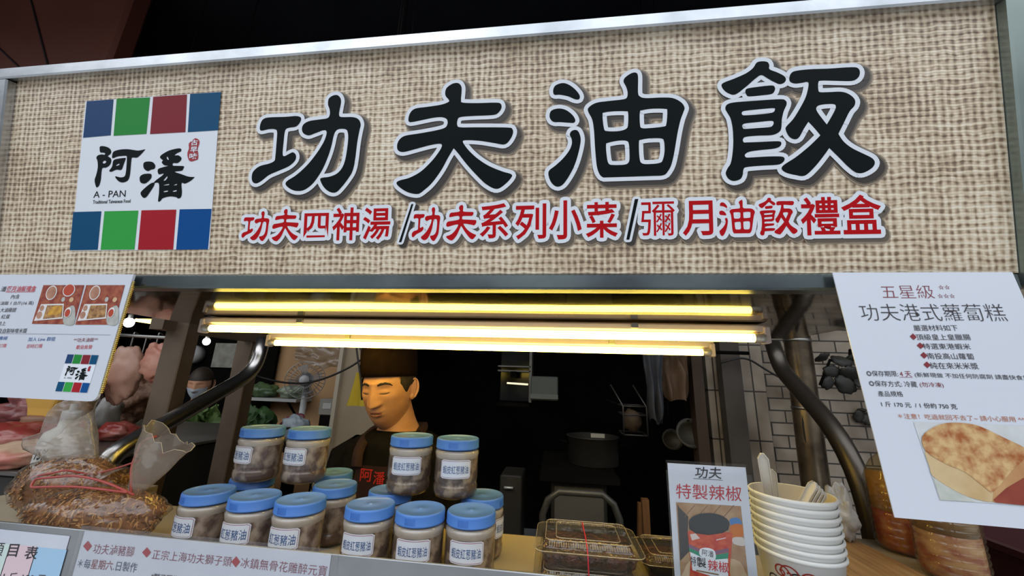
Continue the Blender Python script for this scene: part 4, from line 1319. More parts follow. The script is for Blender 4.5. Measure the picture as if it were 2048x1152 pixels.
# ------------------------------------------------------------------ bags of fried shallots
film = clear_mat('bag_film', (.98, .97, .95), .08, (.60, .48, .38), .03, .10, .8, 30)
film_loose = clear_mat('bag_film_loose', (.95, .93, .90), .36, (.56, .48, .41), .06, .16, .8, 26)
film_edge = clear_mat('bag_film_edge', (.95, .93, .90), .65, (.75, .68, .60), .10, .1)
shal_a = mat('fried_shallot', (.36, .145, .042), .5, color2=(.20, .075, .024), scale=40)
shal_b = mat('pale_fried_shallot', (.56, .28, .085), .5)
shal_d = mat('straw_fried_shallot', (.62, .36, .13), .5)
shal_c = mat('dark_fried_shallot', (.15, .055, .02), .5)
tie_red = mat('red_tie', (.55, .10, .09), .35)
def shallot_bag(name_label, base, hx, hy, hz, seed, rotz, neck, flare_dir, flare_len, fw, ties):
    base = Vector(base)
    t = thing('shallot_bag', name_label, 'bag', base, 'clear bags of fried shallots')
    Rz = Matrix.Rotation(rotz, 3, 'Z')
    mb_ = MB().blob(base + Vector((0, 0, hz * .93)), (hx * .95, hy * .93, hz * .93), shal_a, .16, 1.4, seed, 40, 24, Rz, flat=-hz * .92)
    random.seed(seed)
    surf = list(mb_.v)
    for k in range(1700):
        p = random.choice(surf)
        nrm = (p - base - Vector((0, 0, hz * .8))).normalized()
        if nrm.z < -.5 or p.z < base.z + .012: continue
        tdir = nrm.cross(Vector((random.uniform(-1, 1), random.uniform(-1, 1), random.uniform(-1, 1)))).normalized()
        bi = nrm.cross(tdir)
        L_, c_ = random.uniform(.005, .013), random.uniform(-.4, .4)
        pts = [p - nrm * .0006 + tdir * L_ * q + bi * c_ * L_ * q * q * 2 for q in (-1, -.4, .4, 1)]
        mb_.tube(pts, random.uniform(.0009, .0021), random.choice((shal_a, shal_b, shal_b, shal_d, shal_c)), 4)
    o1 = part(mb_, 'fried_shallots', t, 'golden brown fried shallots')
    mb_ = MB().blob(base + Vector((0, 0, hz * .97)), (hx * 1.035, hy * 1.035, hz * 1.02), film, .16, 1.4, seed, 44, 26, Rz, flat=-hz * .965)
    part(mb_, 'clear_bag', t, 'clear bag film')
    neck = Vector(neck); d = Vector(flare_dir).normalized()
    s1 = d.orthogonal().normalized(); s1 = Vector((d.z, 0, -d.x)).normalized(); s2 = d.cross(s1)
    mb_ = MB()
    rings = []
    for i in range(11):
        q = i / 10
        w1 = .012 + fw * (q ** .8); w2 = .010 + fw * .42 * q
        ring = []
        for k in range(26):
            a = 2 * pi * k / 26
            nz_ = noise.noise(Vector((cos(a) * 1.6 + seed, sin(a) * 1.6, q * 2.2)))
            rr = 1 + .38 * q * nz_
            ln = flare_len * q * (1 + .18 * q * noise.noise(Vector((cos(a) * 2.5, sin(a) * 2.5, seed * 2.0))))
            ring.append(neck + d * ln + s1 * cos(a) * w1 * rr + s2 * sin(a) * w2 * rr)
        rings.append(ring)
    # below the tie the film spreads over the contents
    low = []
    for i in range(4):
        q = (3 - i) / 3
        low.append([neck - d * .05 * q + s1 * cos(2 * pi * k / 26) * (.012 + .06 * q) + s2 * sin(2 * pi * k / 26) * (.01 + .04 * q) for k in range(26)])
    loft(mb_, low[:-1] + rings, film_loose, False, False)
    mb_.tube(rings[-1], .0007, film_edge, 5, closed=True)
    part(mb_, 'bag_top', t, 'loose crumpled bag top')
    for tp in ties:
        part(MB().tube(bend(tp, 5), .0022, tie_red, 8), 'tie', t, 'red plastic tie')
    return t
b2 = (-.925, .735, 1.2042)
nk2 = at(268, 985, .75)
shallot_bag('clear bag of fried shallots nearest the jars, its top flaring up to the right', b2, .120, .054, .056, 4, .20, nk2, at(335, 872, .745) - nk2, (at(335, 872, .745) - nk2).length * 1.0, .047,
            [[at(268, 990, .725), at(215, 965, .715), at(155, 950, .72), at(70, 958, .73), at(60, 975, .72), at(150, 972, .71), at(255, 985, .72)], [at(262, 985, .735), at(262, 930, .75), at(285, 880, .76), at(312, 873, .76)]])
b1 = (-1.165, .852, 1.2042)
nk1 = at(185, 948, .86)
shallot_bag('clear bag of fried shallots at the left, tied with a red ribbon', b1, .135, .058, .068, 9, .10, nk1, at(120, 842, .85) - nk1, (at(120, 842, .85) - nk1).length, .078,
            [[at(185, 950, .83), at(130, 940, .80), at(110, 945, .795), at(60, 955, .80)], [at(190, 948, .84), at(240, 935, .83), at(280, 920, .83)]])
bot_w = mat('alcohol_bottle_white', (.50, .50, .46), .4)
t = thing('spray_bottle', 'white translucent bottle marked with a percentage behind the left shallot bag', 'bottle', (0, 0, 0))
lpart(MB().lathe([(0, 0), (.046, 0), (.05, .005), (.05, .13), (.044, .155), (.022, .17), (.02, .19), (.02, .20)], bot_w, close=True), 'body', t)
lpart(MB().lathe([(.021, .19), (.021, .215), (.008, .218), (.008, .235), (0, .235)], mat('spray_cap', (.35, .36, .36), .4)), 'cap', t)
mb = MB()
def wrap(body, a0, a1, z0, z1, M, bold=0):
    V, F, bb = glyphs(body, bold)
    mb.add([(.0506 * cos(a0 + (a1 - a0) * (x - bb[0]) / (bb[1] - bb[0])), .0506 * sin(a0 + (a1 - a0) * (x - bb[0]) / (bb[1] - bb[0])), z0 + (z1 - z0) * (y - bb[2]) / (bb[3] - bb[2])) for x, y in V], F, M)
wrap('75%', -1.75, -1.05, .085, .115, ink, .02)
for k in range(5):
    wrap('———', -.95, -.35, .085 + .008 * k, .0862 + .008 * k, mat('print_faint', (.25, .25, .24), .5))
lpart(mb, 'printed_label', t, 'black percentage print')
p = at(95, 985, 1.02)
t.location = (p.x, 1.02, 1.2042)
part(MB().box((-1.36, 1.046, 1.1935), (.28, .145, .02), counter_top), 'side_shelf', counter)
part(MB().box((.68, 1.05, 1.1935), (.36, .152, .02), counter_top), 'side_shelf', counter)

# ------------------------------------------------------------------ vendor
def gauss(x, y, cx, cy, sx, sy):
    return math.exp(-((x - cx) / sx) ** 2 - ((y - cy) / sy) ** 2)
def sstep(x, a, b):
    t = max(0.0, min(1.0, (x - a) / (b - a)))
    return t * t * (3 - 2 * t)
def head_r(az, el):
    """Distance from the head's centre to its surface; az from the face's front, el upward, in degrees."""
    a, e = radians(az), radians(el)
    d = Vector((sin(a) * cos(e), -cos(a) * cos(e), sin(e)))
    jaw = sstep(-el, 8, 60)
    rx = .0755 - .007 * jaw
    ry = .094 if d.y > 0 else .096
    rz = .118 if d.z > 0 else .139
    r = 1 / math.sqrt((d.x / rx) ** 2 + (d.y / ry) ** 2 + (d.z / rz) ** 2)
    back = sstep(abs(az), 95, 150)
    r -= .022 * jaw * back
    # face plane is flatter than an ellipsoid
    r += .004 * gauss(az, el, 0, -55, 28, 14)            # chin
    r += .003 * (gauss(az, el, -40, -12, 16, 12) + gauss(az, el, 40, -12, 16, 12))   # cheek bones
    r += .0035 * (gauss(az, el, -52, -44, 14, 14) + gauss(az, el, 52, -44, 14, 14))  # jaw corners
    r -= .0075 * (gauss(az, el, -20, -1, 12, 7) + gauss(az, el, 20, -1, 12, 7))      # eye sockets
    r += .0052 * (gauss(az, el, -20, -3, 9, 4.2) + gauss(az, el, 20, -3, 9, 4.2))    # lowered lids
    r -= .0018 * (gauss(az, el, -20, -7.4, 9, 1.6) + gauss(az, el, 20, -7.4, 9, 1.6))  # crease below the lids
    r += .0035 * (gauss(az, el, -19, 12, 15, 5) + gauss(az, el, 19, 12, 15, 5))      # brow ridge
    # nose
    t = max(0.0, min(1.0, (8 - el) / 32))
    if -30 < el < 12:
        r += (.004 + .017 * t ** 1.3) * math.exp(-(az / (5.5 + 3.5 * t)) ** 2) * sstep(el, -29, -24)
    r += .006 * (gauss(az, el, -10, -23, 4.5, 4) + gauss(az, el, 10, -23, 4.5, 4))   # nostril wings
    r -= .002 * (gauss(az, el, -20, -30, 6, 9) + gauss(az, el, 20, -30, 6, 9))       # folds
    r += .0062 * gauss(az, el, 0, -36.0, 15, 2.7) + .0066 * gauss(az, el, 0, -41.5, 13, 2.8) - .003 * gauss(az, el, 0, -38.8, 15, 1.0)
    r -= .0025 * gauss(az, el, 0, -47, 16, 3)
    return r
def head_p(az, el, lift=0.0):
    a, e = radians(az), radians(el)
    return Vector((sin(a) * cos(e), -cos(a) * cos(e), sin(e))) * (head_r(az, el) + lift)
def head_mesh(mb, M, HM, nu=150, nv=110):
    V, F = [], []
    for i in range(nv + 1):
        el = -89.5 + 179 * i / nv
        for k in range(nu):
            # denser at the face
            s = -1 + 2 * k / nu
            az = 180 * (s * .55 + .45 * s * abs(s))
            V.append(HM @ head_p(az, el))
    for i in range(nv):
        for k in range(nu):
            j = (k + 1) % nu
            F.append((i * nu + k, i * nu + j, (i + 1) * nu + j, (i + 1) * nu + k))
    mb.add(V, F, M, True)
    for s in (-1, 1):     # ears
        c = HM @ Vector((s * .0745, .012, -.008))
        Re = HM.to_3x3() @ Matrix.Rotation(s * radians(-22), 3, 'Z') @ Matrix.Rotation(radians(-8), 3, 'X')
        mb.blob(c, (.007, .017, .031), M, 0, 1, 0, 20, 16, Re)
        pts = []
        for k in range(15):
            a = radians(-75 + 330 * k / 14 - 60)
            pts.append(c + Re @ Vector((s * .006, .0165 * cos(a) * (1 if sin(a) > -.3 else .8), .030 * sin(a))))
        mb.tube(pts, [.002 + .0022 * sin(pi * min(1, (k + 1) / 10)) for k in range(15)], M, 8)
        mb.blob(c + Re @ Vector((s * .004, -.004, -.027)), (.006, .008, .010), M, 0, 1, 0, 14, 10, Re)
def ring(c, rx, ry, n=36, sq=2.0, rot=None):
    out = []
    for k in range(n):
        a = 2 * pi * k / n
        ca, sa = cos(a), sin(a)
        x = rx * math.copysign(abs(ca) ** (2 / sq), ca); y = ry * math.copysign(abs(sa) ** (2 / sq), sa)
        v = Vector((x, y, 0))
        if rot is not None: v = rot @ v
        out.append(Vector(c) + v)
    return out
def strip_on_head(mb, HM, pts, w, M, lift=.0012):
    """A band along (az, el) points, half width w degrees (list or number), lying on the face."""
    n = len(pts)
    V, F = [], []
    for i, (az, el) in enumerate(pts):
        a = pts[max(0, i - 1)]; b = pts[min(n - 1, i + 1)]
        dx, dy = b[0] - a[0], b[1] - a[1]
        L_ = math.hypot(dx, dy)
        nx, ny = -dy / L_, dx / L_
        ww = w[i] if isinstance(w, (list, tuple)) else w
        for q in (-1, -.4, .4, 1):
            V.append(HM @ head_p(az + nx * ww * q, el + ny * ww * q, lift * (1 - .75 * abs(q) ** 2)))
    for i in range(n - 1):
        for q in range(3):
            F.append((i * 4 + q, i * 4 + q + 1, i * 4 + 5 + q, i * 4 + 4 + q))
    mb.add(V, F, M, True)

vendor = thing('person', 'vendor in a dark cap, black shirt and maroon apron looking down behind the jars', 'person', (-.50, 1.20, 0))
HC = at(780, 772, 1.19)
HM = Matrix.Translation(HC) @ Matrix.Rotation(radians(-5), 4, 'Z') @ Matrix.Rotation(radians(8), 4, 'X') @ Matrix.Rotation(radians(-3), 4, 'Y')
neck_base = Vector((HC.x + .030, HC.y + .050, HC.z - .150))
mb = MB()
head_mesh(mb, skin, HM)
nk = []
for i in range(7):
    q = i / 6
    c = (HM @ Vector((0, .022, -.045))).lerp(neck_base, q)
    nk.append(ring(c, .052 + .006 * q + .02 * q ** 4, .056 + .006 * q + .02 * q ** 4, 36, 2.0, Matrix.Rotation(radians(18 * (1 - q)), 3, 'X')))
sh = neck_base
body_secs = [(sh + Vector((0, .0, -.02)), .085, .072), (sh + Vector((0, .01, -.055)), .15, .09), (sh + Vector((0, .01, -.11)), .18, .105), (sh + Vector((0, .0, -.30)), .165, .11), (sh + Vector((0, .0, -.45)), .155, .105), (sh + Vector((0, .0, -.58)), .165, .115)]
loft(mb, nk + [ring(c, rx, ry, 36, 2.3) for c, rx, ry in body_secs], skin)
# arms reaching down and forward to the worktop behind the jars, hands with fingers
def arm(mb, S, E, W, M, r0, r1, r2):
    pts = bend([S, E, W], 6)
    n = len(pts)
    mb.tube(pts, [r0 + (r1 - r0) * min(1, i / (n * .5)) if i < n * .5 else r1 + (r2 - r1) * (i - n * .5) / (n * .5) for i in range(n)], M, 18)
def hand(mb, W, d, M, side):
    d = d.normalized(); up_ = Vector((0, 0, 1)); x = d.cross(up_).normalized(); up_ = x.cross(d)
    R = Matrix((x, d, up_)).transposed()
    mb.blob(W + d * .045, (.040, .050, .015), M, 0, 1, 0, 18, 12, R)
    for k, (ox, ln) in enumerate(((-.030, .066), (-.010, .076), (.011, .072), (.030, .056))):
        p0 = W + R @ Vector((ox * .9, .080, .002))
        pts = [p0, p0 + R @ Vector((ox * .1, ln * .45, -.004)), p0 + R @ Vector((ox * .12, ln * .75, -.016)), p0 + R @ Vector((ox * .1, ln * .92, -.030))]
        mb.tube(bend(pts, 3), [.0092, .009, .0088, .0086, .0084, .0082, .008, .0078, .0072, .006][:len(bend(pts, 3))], M, 10)
    p0 = W + R @ Vector((-side * .034, .030, -.002))
    mb.tube(bend([p0, p0 + R @ Vector((-side * .022, .022, -.006)), p0 + R @ Vector((-side * .026, .052, -.014))], 3), [.012, .0115, .011, .0105, .010, .0085][:6], M, 10)
aL = [sh + Vector((-.165, .0, -.085)), sh + Vector((-.235, .02, -.335)), Vector((sh.x - .135, 1.075, 1.165))]
aR = [sh + Vector((.165, .0, -.085)), sh + Vector((.235, .02, -.335)), Vector((sh.x + .125, 1.075, 1.165))]
for A_, sd in ((aL, -1), (aR, 1)):
    arm(mb, *A_, skin, .045, .036, .026)
    hand(mb, A_[2], Vector((-sd * .5, -.35, -.8)), skin, sd)
for sd in (-1, 1):
    mb.tube([sh + Vector((sd * .085, 0, -.56)), Vector((sh.x + sd * .09, sh.y - .01, .46)), Vector((sh.x + sd * .095, sh.y, .06))], [.085, .055, .036], skin, 18)
    mb.blob(Vector((sh.x + sd * .095, sh.y - .05, .035)), (.042, .11, .033), skin, 0, 1, 0, 18, 12)
part(mb, 'body', vendor, 'tanned skin of the face and neck')
brow_m = mat('eyebrow_hair', (.025, .015, .010), .7)
for s in (-1, 1):
    mb = MB(); strip_on_head(mb, HM, [(s * 8, 8.2), (s * 14, 10.6), (s * 22, 11.8), (s * 30, 10.2), (s * 35, 7.0)], [1.6, 2.3, 2.2, 1.6, .8], brow_m, .0016)
    part(mb, 'eyebrow', vendor, 'dark eyebrow')
    mb = MB(); strip_on_head(mb, HM, [(s * 11.5, -6.0), (s * 16, -6.9), (s * 21, -7.2), (s * 26, -6.4), (s * 29.5, -4.6)], [.5, .8, .95, .85, .5], brow_m, .0014)
    part(mb, 'eyelashes', vendor, 'dark lash line of the lowered lid')
lip_m = mat('lips', (.40, .145, .095), .45)
mb = MB()
strip_on_head(mb, HM, [(-14, -39.6), (-8, -37.6), (-3, -36.6), (0, -36.9), (3, -36.6), (8, -37.6), (14, -39.6)], [.3, 1.1, 1.6, 1.4, 1.6, 1.1, .3], lip_m, .0010)
strip_on_head(mb, HM, [(-13, -40.6), (-7, -41.4), (0, -41.8), (7, -41.4), (13, -40.6)], [.3, 1.5, 2.0, 1.5, .3], lip_m, .0010)
strip_on_head(mb, HM, [(-14, -40.5), (-7, -39.2), (0, -38.8), (7, -39.2), (14, -40.5)], [.2, .45, .5, .45, .2], mat('mouth_line', (.10, .025, .02), .6), .0012)
part(mb, 'lips', vendor, 'closed lips')
# short dark hair below the cap
hair = mat('hair', (.018, .012, .009), .6, color2=(.035, .024, .016), scale=160)
mb = MB()
for s in (-1, 1):
    rows = []
    for az in [52 + 5 * k for k in range(27)]:
        az_ = s * az
        lo = -4 if az < 66 else (6 if az < 100 else -26)
        lo = 10 - 8 * sstep(az, 52, 62) - 14 * gauss(az, 0, 70, 0, 9, 1) - 34 * sstep(az, 104, 118)
        rows.append([HM @ head_p(az_, lo + (44 - lo) * q, .0005 + .005 * min(1, q * 5)) for q in (0, .08, .2, .5, 1)])
    V = [p for r in rows for p in r]
    mb.add(V, [(i * 5 + q, i * 5 + q + 1, i * 5 + 6 + q, i * 5 + 5 + q) for i in range(26) for q in range(4)], hair, True)
part(mb, 'hair', vendor, 'short black hair')
# tall dark brown cap
cap_cloth = mat('cap_cloth', (.0115, .0065, .0048), .95, color2=(.0085, .0048, .0036), scale=40, bump=.15, bscale=300, spec=.03)
mb = MB()
secs = []
def cap_ring(z, grow, tiltf=0.0):
    out = []
    for k in range(48):
        az = 360 * k / 48
        a = radians(az)
        x, y = (.0790 + grow) * sin(a), -(.1000 + grow) * cos(a)
        out.append(HM @ Vector((x, y + .002, z + tiltf * (-y))))
    return out
loft(mb, [cap_ring(.030, -.001, .10), cap_ring(.030, .002, .10), cap_ring(.045, .0035, .08), cap_ring(.080, .005, .05), cap_ring(.115, .004), cap_ring(.140, -.004), cap_ring(.152, -.025), cap_ring(.157, -.06)], cap_cloth, False, True)
part(mb, 'cap', vendor, 'tall dark brown cloth cap')
# T-shirt
shirt = mat('black_shirt', (.008, .007, .007), .85, color2=(.014, .012, .011), scale=20, bump=.3, bscale=18, spec=.03)
mb = MB()
secs = [(sh + Vector((0, -.004, .012)), .073, .074), (sh + Vector((0, -.004, .016)), .076, .077), (sh + Vector((0, -.002, .004)), .104, .088), (sh + Vector((0, .004, -.024)), .160, .102), (sh + Vector((0, .008, -.065)), .185, .112), (sh + Vector((0, .010, -.11)), .198, .120), (sh + Vector((0, 0, -.30)), .182, .124), (sh + Vector((0, 0, -.45)), .172, .120), (sh + Vector((0, 0, -.60)), .182, .130)]
loft(mb, [ring(c, rx, ry, 40, 2.3) for c, rx, ry in secs], shirt, False, False)
for A_ in (aL, aR):
    mid = A_[0].lerp(A_[1], .75)
    mb.tube([A_[0] + (A_[0] - sh) * -.25, A_[0], A_[0].lerp(A_[1], .4), mid], [.060, .064, .058, .056], shirt, 20, cap=False)
part(mb, 'shirt', vendor, 'black t-shirt')
trousers = mat('dark_trousers', (.02, .02, .025), .8)
for sd in (-1, 1):
    part(MB().tube([sh + Vector((sd * .078, 0, -.57)), Vector((sh.x + sd * .09, sh.y - .01, .46)), Vector((sh.x + sd * .095, sh.y, .09))], [.098, .072, .056], trousers, 20), 'trouser_leg', vendor)
    part(MB().blob(Vector((sh.x + sd * .095, sh.y - .05, .045)), (.050, .125, .042), mat('shoe', (.015, .015, .015), .5), 0, 1, 0, 20, 12, flat=-.04), 'shoe', vendor)
# maroon apron with straps and red characters
apron_m = mat('maroon_apron', (.026, .006, .007), .85, color2=(.018, .004, .005), scale=30, bump=.2, bscale=25)
mb = MB()
AP = [(-.055, .13), (-.115, .30), (-.135, .45), (-.14, .80)]
V, F = [], []
zs = [.075, .10, .14, .18, .24, .30, .38, .48, .60, .75, .90]
for z in zs:
    hw_ = .075 + .075 * sstep(z, .08, .34)
    for k in range(13):
        x = -hw_ + 2 * hw_ * k / 12
        t_ = max(0, 1 - abs(x / .20) ** 2.3) ** (1 / 2.3)
        y = -(.1245 + .008 * sstep(z, .2, .6)) * t_ + (.006 if z < .12 else 0)
        V.append(sh + Vector((x, y - .006 + .004, -z)))
        V.append(sh + Vector((x, y - .006, -z)))
m2 = len(zs)
for i in range(m2 - 1):
    for k in range(12):
        a = (i * 13 + k) * 2
        F.append((a + 1, a + 3, a + 29, a + 27))
        F.append((a, a + 2, a + 28, a + 26))
mb.add(V, F, apron_m, True)
apron = part(mb, 'apron', vendor, 'maroon bib apron')
for sd in (-1, 1):
    pts = [sh + Vector((sd * .070, -.124, -.080)), sh + Vector((sd * .078, -.112, -.045)), sh + Vector((sd * .082, -.075, -.008)), sh + Vector((sd * .078, 0, .022)), sh + Vector((sd * .05, .07, .03))]
    mbx = MB()
    for i in range(len(pts) - 1):
        pass
    path = bend(pts, 4)
    V, F = [], []
    for p_ in path:
        V += [p_ + Vector((-.016, -.004, .002)), p_ + Vector((.016, -.004, .002)), p_ + Vector((.016, 0, -.002)), p_ + Vector((-.016, 0, -.002))]
    for i in range(len(path) - 1):
        for q in range(4):
            F.append((i * 4 + q, i * 4 + (q + 1) % 4, i * 4 + 4 + (q + 1) % 4, i * 4 + 4 + q))
    mbx.add(V, F, apron_m, True)
    part(mbx, 'apron_strap', vendor)
PAp = Plane((sh.x, sh.y - .137, sh.z), (1, 0, 0), (0, 0, 1))
mb = MB()
emb = mat('apron_red_thread', (.55, .02, .015), .6)
text_on(mb, PAp, '阿', 719, 962, 743, 964, 26, emb, .01)
text_on(mb, PAp, '潘', 745, 968, 768, 970, 26, emb, .01)
part(mb, 'apron_lettering', apron, 'red embroidered characters')

# ------------------------------------------------------------------ neighbouring butcher's stall (left)
ntop = mat('butcher_steel', (.12, .11, .10), .4, .7, color2=(.18, .165, .15), scale=6)
nb = thing('butcher_counter', 'dark steel meat counter of the neighbouring stall at the left', 'counter', (-2.6, 1.5, 0))
part(MB().box((-2.75, 1.545, .62), (2.4, 1.09, 1.24), mat('butcher_side', (.035, .032, .028), .5, .5), bev=.01), 'body', nb)
part(MB().box((-2.75, 1.545, 1.246), (2.44, 1.13, .012), ntop, bev=.002), 'steel_top', nb)
raw = mat('raw_meat', (.28, .038, .030), .35, color2=(.40, .15, .11), scale=14, lo=.46, hi=.66, detail=5, bump=.5, bscale=18)
raw_d = mat('dark_raw_meat', (.15, .026, .026), .35, color2=(.27, .075, .065), scale=16, lo=.45, hi=.65, bump=.5, bscale=18)
fatty = mat('pork_fat', (.62, .42, .28), .4, color2=(.50, .17, .12), scale=9, lo=.5, hi=.64, bump=.4, bscale=14)
def meat(px, py, r, M, label, seed, rot=0, zt=1.252, amp=.32):
    p = atz(px, py, zt)
    mb_ = MB().blob((0, 0, r[2] * .8), r, M, amp, 2.0, seed, 34, 20, Matrix.Rotation(rot, 3, 'Z'), flat=-r[2] * .8)
    o_ = single(mb_, 'raw_meat', label, 'meat', (0, 0, 0), None)
    o_.location = (p.x, p.y, zt + .001)
    return o_
meat(28, 905, (.15, .10, .055), raw, 'bright red cut of raw meat at the front edge of the neighbouring counter', 1, .5)
meat(45, 932, (.13, .07, .035), fatty, 'pale fatty strip of pork lying along the counter edge', 2, .7)
meat(80, 862, (.14, .07, .10), raw_d, 'tall ribbed slab of dark red meat standing under the menu board', 3, .9, amp=.45)
meat(142, 888, (.045, .05, .045), raw, 'red piece of meat lying behind the loose top of the left bag', 4, .2)
meat(232, 880, (.065, .06, .04), raw, 'small red piece of meat beside the bent steel pipe', 6, .2)
sc = thing('kitchen_scale', 'scale with a yellow head and brown ribbed bowl under the menu board', 'scale', (0, 0, 0))
yellow = mat('yellow_plastic', (.62, .34, .06), .45)
mb = MB()
rr_loft(mb, (0, 0, 0), [(.06, .05, .10, .02), (.07, .05, .13, .02), (.085, .055, .165, .02), (.14, .06, .215, .02), (.15, .06, .24, .02)], yellow)
lpart(mb, 'head', sc, 'yellow plastic head')
lpart(MB().lathe([(.055, .0), (.075, .01)] + [(.078 + .004 * (k % 2), .012 + .009 * k) for k in range(10)] + [(.06, .102)], mat('ribbed_brown', (.25, .115, .06), .5), close=True), 'ribbed_bowl', sc)
p = at(126, 862, 1.385); sc.location = (p.x - .075, p.y, 1.2525)
mb = MB().tube([at(205, 668, 1.5), at(345, 676, 1.5)], .008, steel_dull, 10)
for q in (at(212, 668, 1.5), at(342, 676, 1.5)):
    mb.tube([q, Vector((q.x, q.y, 4.3))], .003, dark, 6)
hr = single(mb, 'hanging_rail', 'steel meat hanging rail between the menu board and the brown post', 'rail', at(275, 672, 1.5))
rail_a = at(345, 676, 1.5)
pinkskin = mat('pork_skin', (.46, .27, .19), .45, color2=(.34, .16, .11), scale=6, lo=.4, hi=.7, bump=.2, bscale=10)
def hang(x0, y0, x1, y1, Y, M, label, seed, wpx, amp=.2):
    a, b = at(x0, y0, Y), at(x1, y1, Y)
    w = (at(x0 + wpx, y0, Y) - a).length / 2
    c = (a + b) / 2
    d = (b - a)
    R = Vector((0, 0, -1)).rotation_difference(d.normalized()).to_matrix()
    t_ = thing('hanging_meat', label, 'meat', c)
    mb_ = MB().blob(c, (w, w * .55, d.length / 2), M, amp, 1.6, seed, 34, 26, R)
    part(mb_, 'meat', t_)
    zt_ = rail_a.z + .006
    part(MB().tube(bend([a + Vector((0, 0, -.02)), a + Vector((0, 0, .03)), Vector((a.x, Y, zt_ + .02)), Vector((a.x, Y + .02, zt_ + .008))], 4), .003, steel_dull, 8), 'hook', t_)
    return t_
hang(262, 690, 236, 806, 1.5, pinkskin, 'pale pork flank with skin hanging beside the menu board', 11, 62, .22)
hang(312, 690, 318, 762, 1.5, mat('hanging_red', (.40, .13, .08), .45, color2=(.52, .26, .18), scale=9, bump=.3, bscale=14), 'reddish pork cut hanging nearest the brown post', 12, 52, .3)
hang(275, 742, 272, 830, 1.74, mat('dried_brown', (.17, .075, .04), .6, color2=(.30, .17, .10), scale=40, bump=.8, bscale=40), 'lumpy brown meat hanging behind the pale flank', 13, 80, .5)
hang(190, 775, 180, 846, 1.78, mat('liver_dark', (.05, .022, .018), .35, color2=(.03, .015, .013), scale=8), 'dark liver coloured piece hanging behind the yellow scale', 14, 34, .12)
p = at(208, 858, 1.62)
mb = MB().blob((0, 0, .075), (.05, .045, .085), mat('grey_sack', (.42, .40, .36), .5, color2=(.30, .28, .25), scale=10, bump=.5, bscale=20), .3, 1.8, 21, 24, 18, flat=-.074)
o = single(mb, 'plastic_sack', 'greyish white sack on the meat counter beside the dark hanging piece', 'sack', (0, 0, 0)); o.location = (p.x, p.y, 1.252)
bulb_em = mat('lit_bulb', (1, 1, 1), .4, emit=(.92, .97, 1.0), estr=9.0)
for px_, py_, r_, lb in ((258, 645, .030, 'bright bare bulb nearest the menu board'), (345, 656, .030, 'bright bare bulb just right of the brown post'), (413, 683, .022, 'small bare bulb hanging below the end of the front tube')):
    p = at(px_, py_, 2.3)
    t = thing('light_bulb', lb, 'light bulb', p, 'bare bulbs over the neighbouring stalls')
    lpart(MB().blob((0, 0, 0), (r_, r_, r_ * 1.15), bulb_em, 0, 1, 0, 20, 14), 'bulb', t)
    lpart(MB().lathe([(r_ * .5, r_), (r_ * .45, r_ * 1.9), (r_ * .2, r_ * 2.0)], cap_m, seg=16), 'socket', t)
    lpart(MB().tube([(0, 0, r_ * 2), (0, 0, 4.3 - p.z)], .003, dark, 6), 'cord', t)
a, b = at(272, 640, 2.2), at(338, 650, 2.2)
t = thing('shop_lamp', 'short yellowish tube lamp seen past the hanging pork', 'light', (a + b) / 2)
part(MB().tube([a, b], .010, tube_em, 10), 'tube', t)
part(MB().box((a + b) / 2 + Vector((0, .03, .02)), ((b - a).length, .03, .015), housing_m), 'housing', t)
part(MB().tube([(a + b) / 2 + Vector((0, .03, .02)), Vector(((a.x + b.x) / 2, 2.23, 4.3))], .003, dark, 6), 'cord', t)
# round vent
p = at(378, 708, 2.88)
t = thing('wall_vent', 'round pale vent with four dark openings in the gloom at the left', 'vent', p)
lpart(MB().tube([(0, 0, 0), (0, .08, 0)], .078, mat('vent_grey', (.42, .42, .42), .5), 28), 'disc', t)
for dx, dz in ((-.028, .026), (.028, .026), (-.028, -.026), (.028, -.026)):
    lpart(MB().box((dx, -.003, dz), (.034, .012, .03), dark), 'opening', t)
lpart(MB().tube([(0, .07, 0), (0, .092, 0)], .02, dark, 8), 'bracket', t)

# ------------------------------------------------------------------ masked passer-by far behind
pp = at(402, 765, 2.7)
P2 = thing('person', 'distant person with dark hair, white face mask and purple top at the vegetable stall', 'person', (pp.x, pp.y, 0))
HM2 = Matrix.Translation(pp) @ Matrix.Rotation(radians(25), 4, 'Z') @ Matrix.Rotation(radians(12), 4, 'X')
sh2 = pp + Vector((0, .03, -.20))
mb = MB(); head_mesh(mb, skin, HM2, 60, 44)
loft(mb, [ring(pp + Vector((0, .02, -.06)), .05, .055, 24), ring(sh2, .06, .06, 24), ring(sh2 + Vector((0, 0, -.06)), .17, .1, 24, 2.3), ring(sh2 + Vector((0, 0, -.5)), .16, .11, 24, 2.3)], skin)
for sd in (-1, 1):
    arm(mb, sh2 + Vector((sd * .17, 0, -.08)), sh2 + Vector((sd * .24, 0, -.34)), sh2 + Vector((sd * .15, -.22, -.40)), skin, .045, .036, .026)
    hand(mb, sh2 + Vector((sd * .15, -.22, -.40)), Vector((-sd * .2, -1, -.2)), skin, sd)
    mb.tube([sh2 + Vector((sd * .08, 0, -.5)), Vector((sh2.x + sd * .09, sh2.y, .45)), Vector((sh2.x + sd * .09, sh2.y, .06))], [.085, .055, .036], skin, 14)
    mb.blob(Vector((sh2.x + sd * .09, sh2.y - .05, .035)), (.042, .11, .033), skin, 0, 1, 0, 14, 10)
part(mb, 'body', P2)
mb = MB()
V = [HM2 @ head_p(az, el, .006) for el in range(20, 91, 10) for az in range(0, 360, 15)]
V2 = [HM2 @ head_p(az, el, .006) for el in range(-30, 21, 10) for az in range(75, 286, 15)]
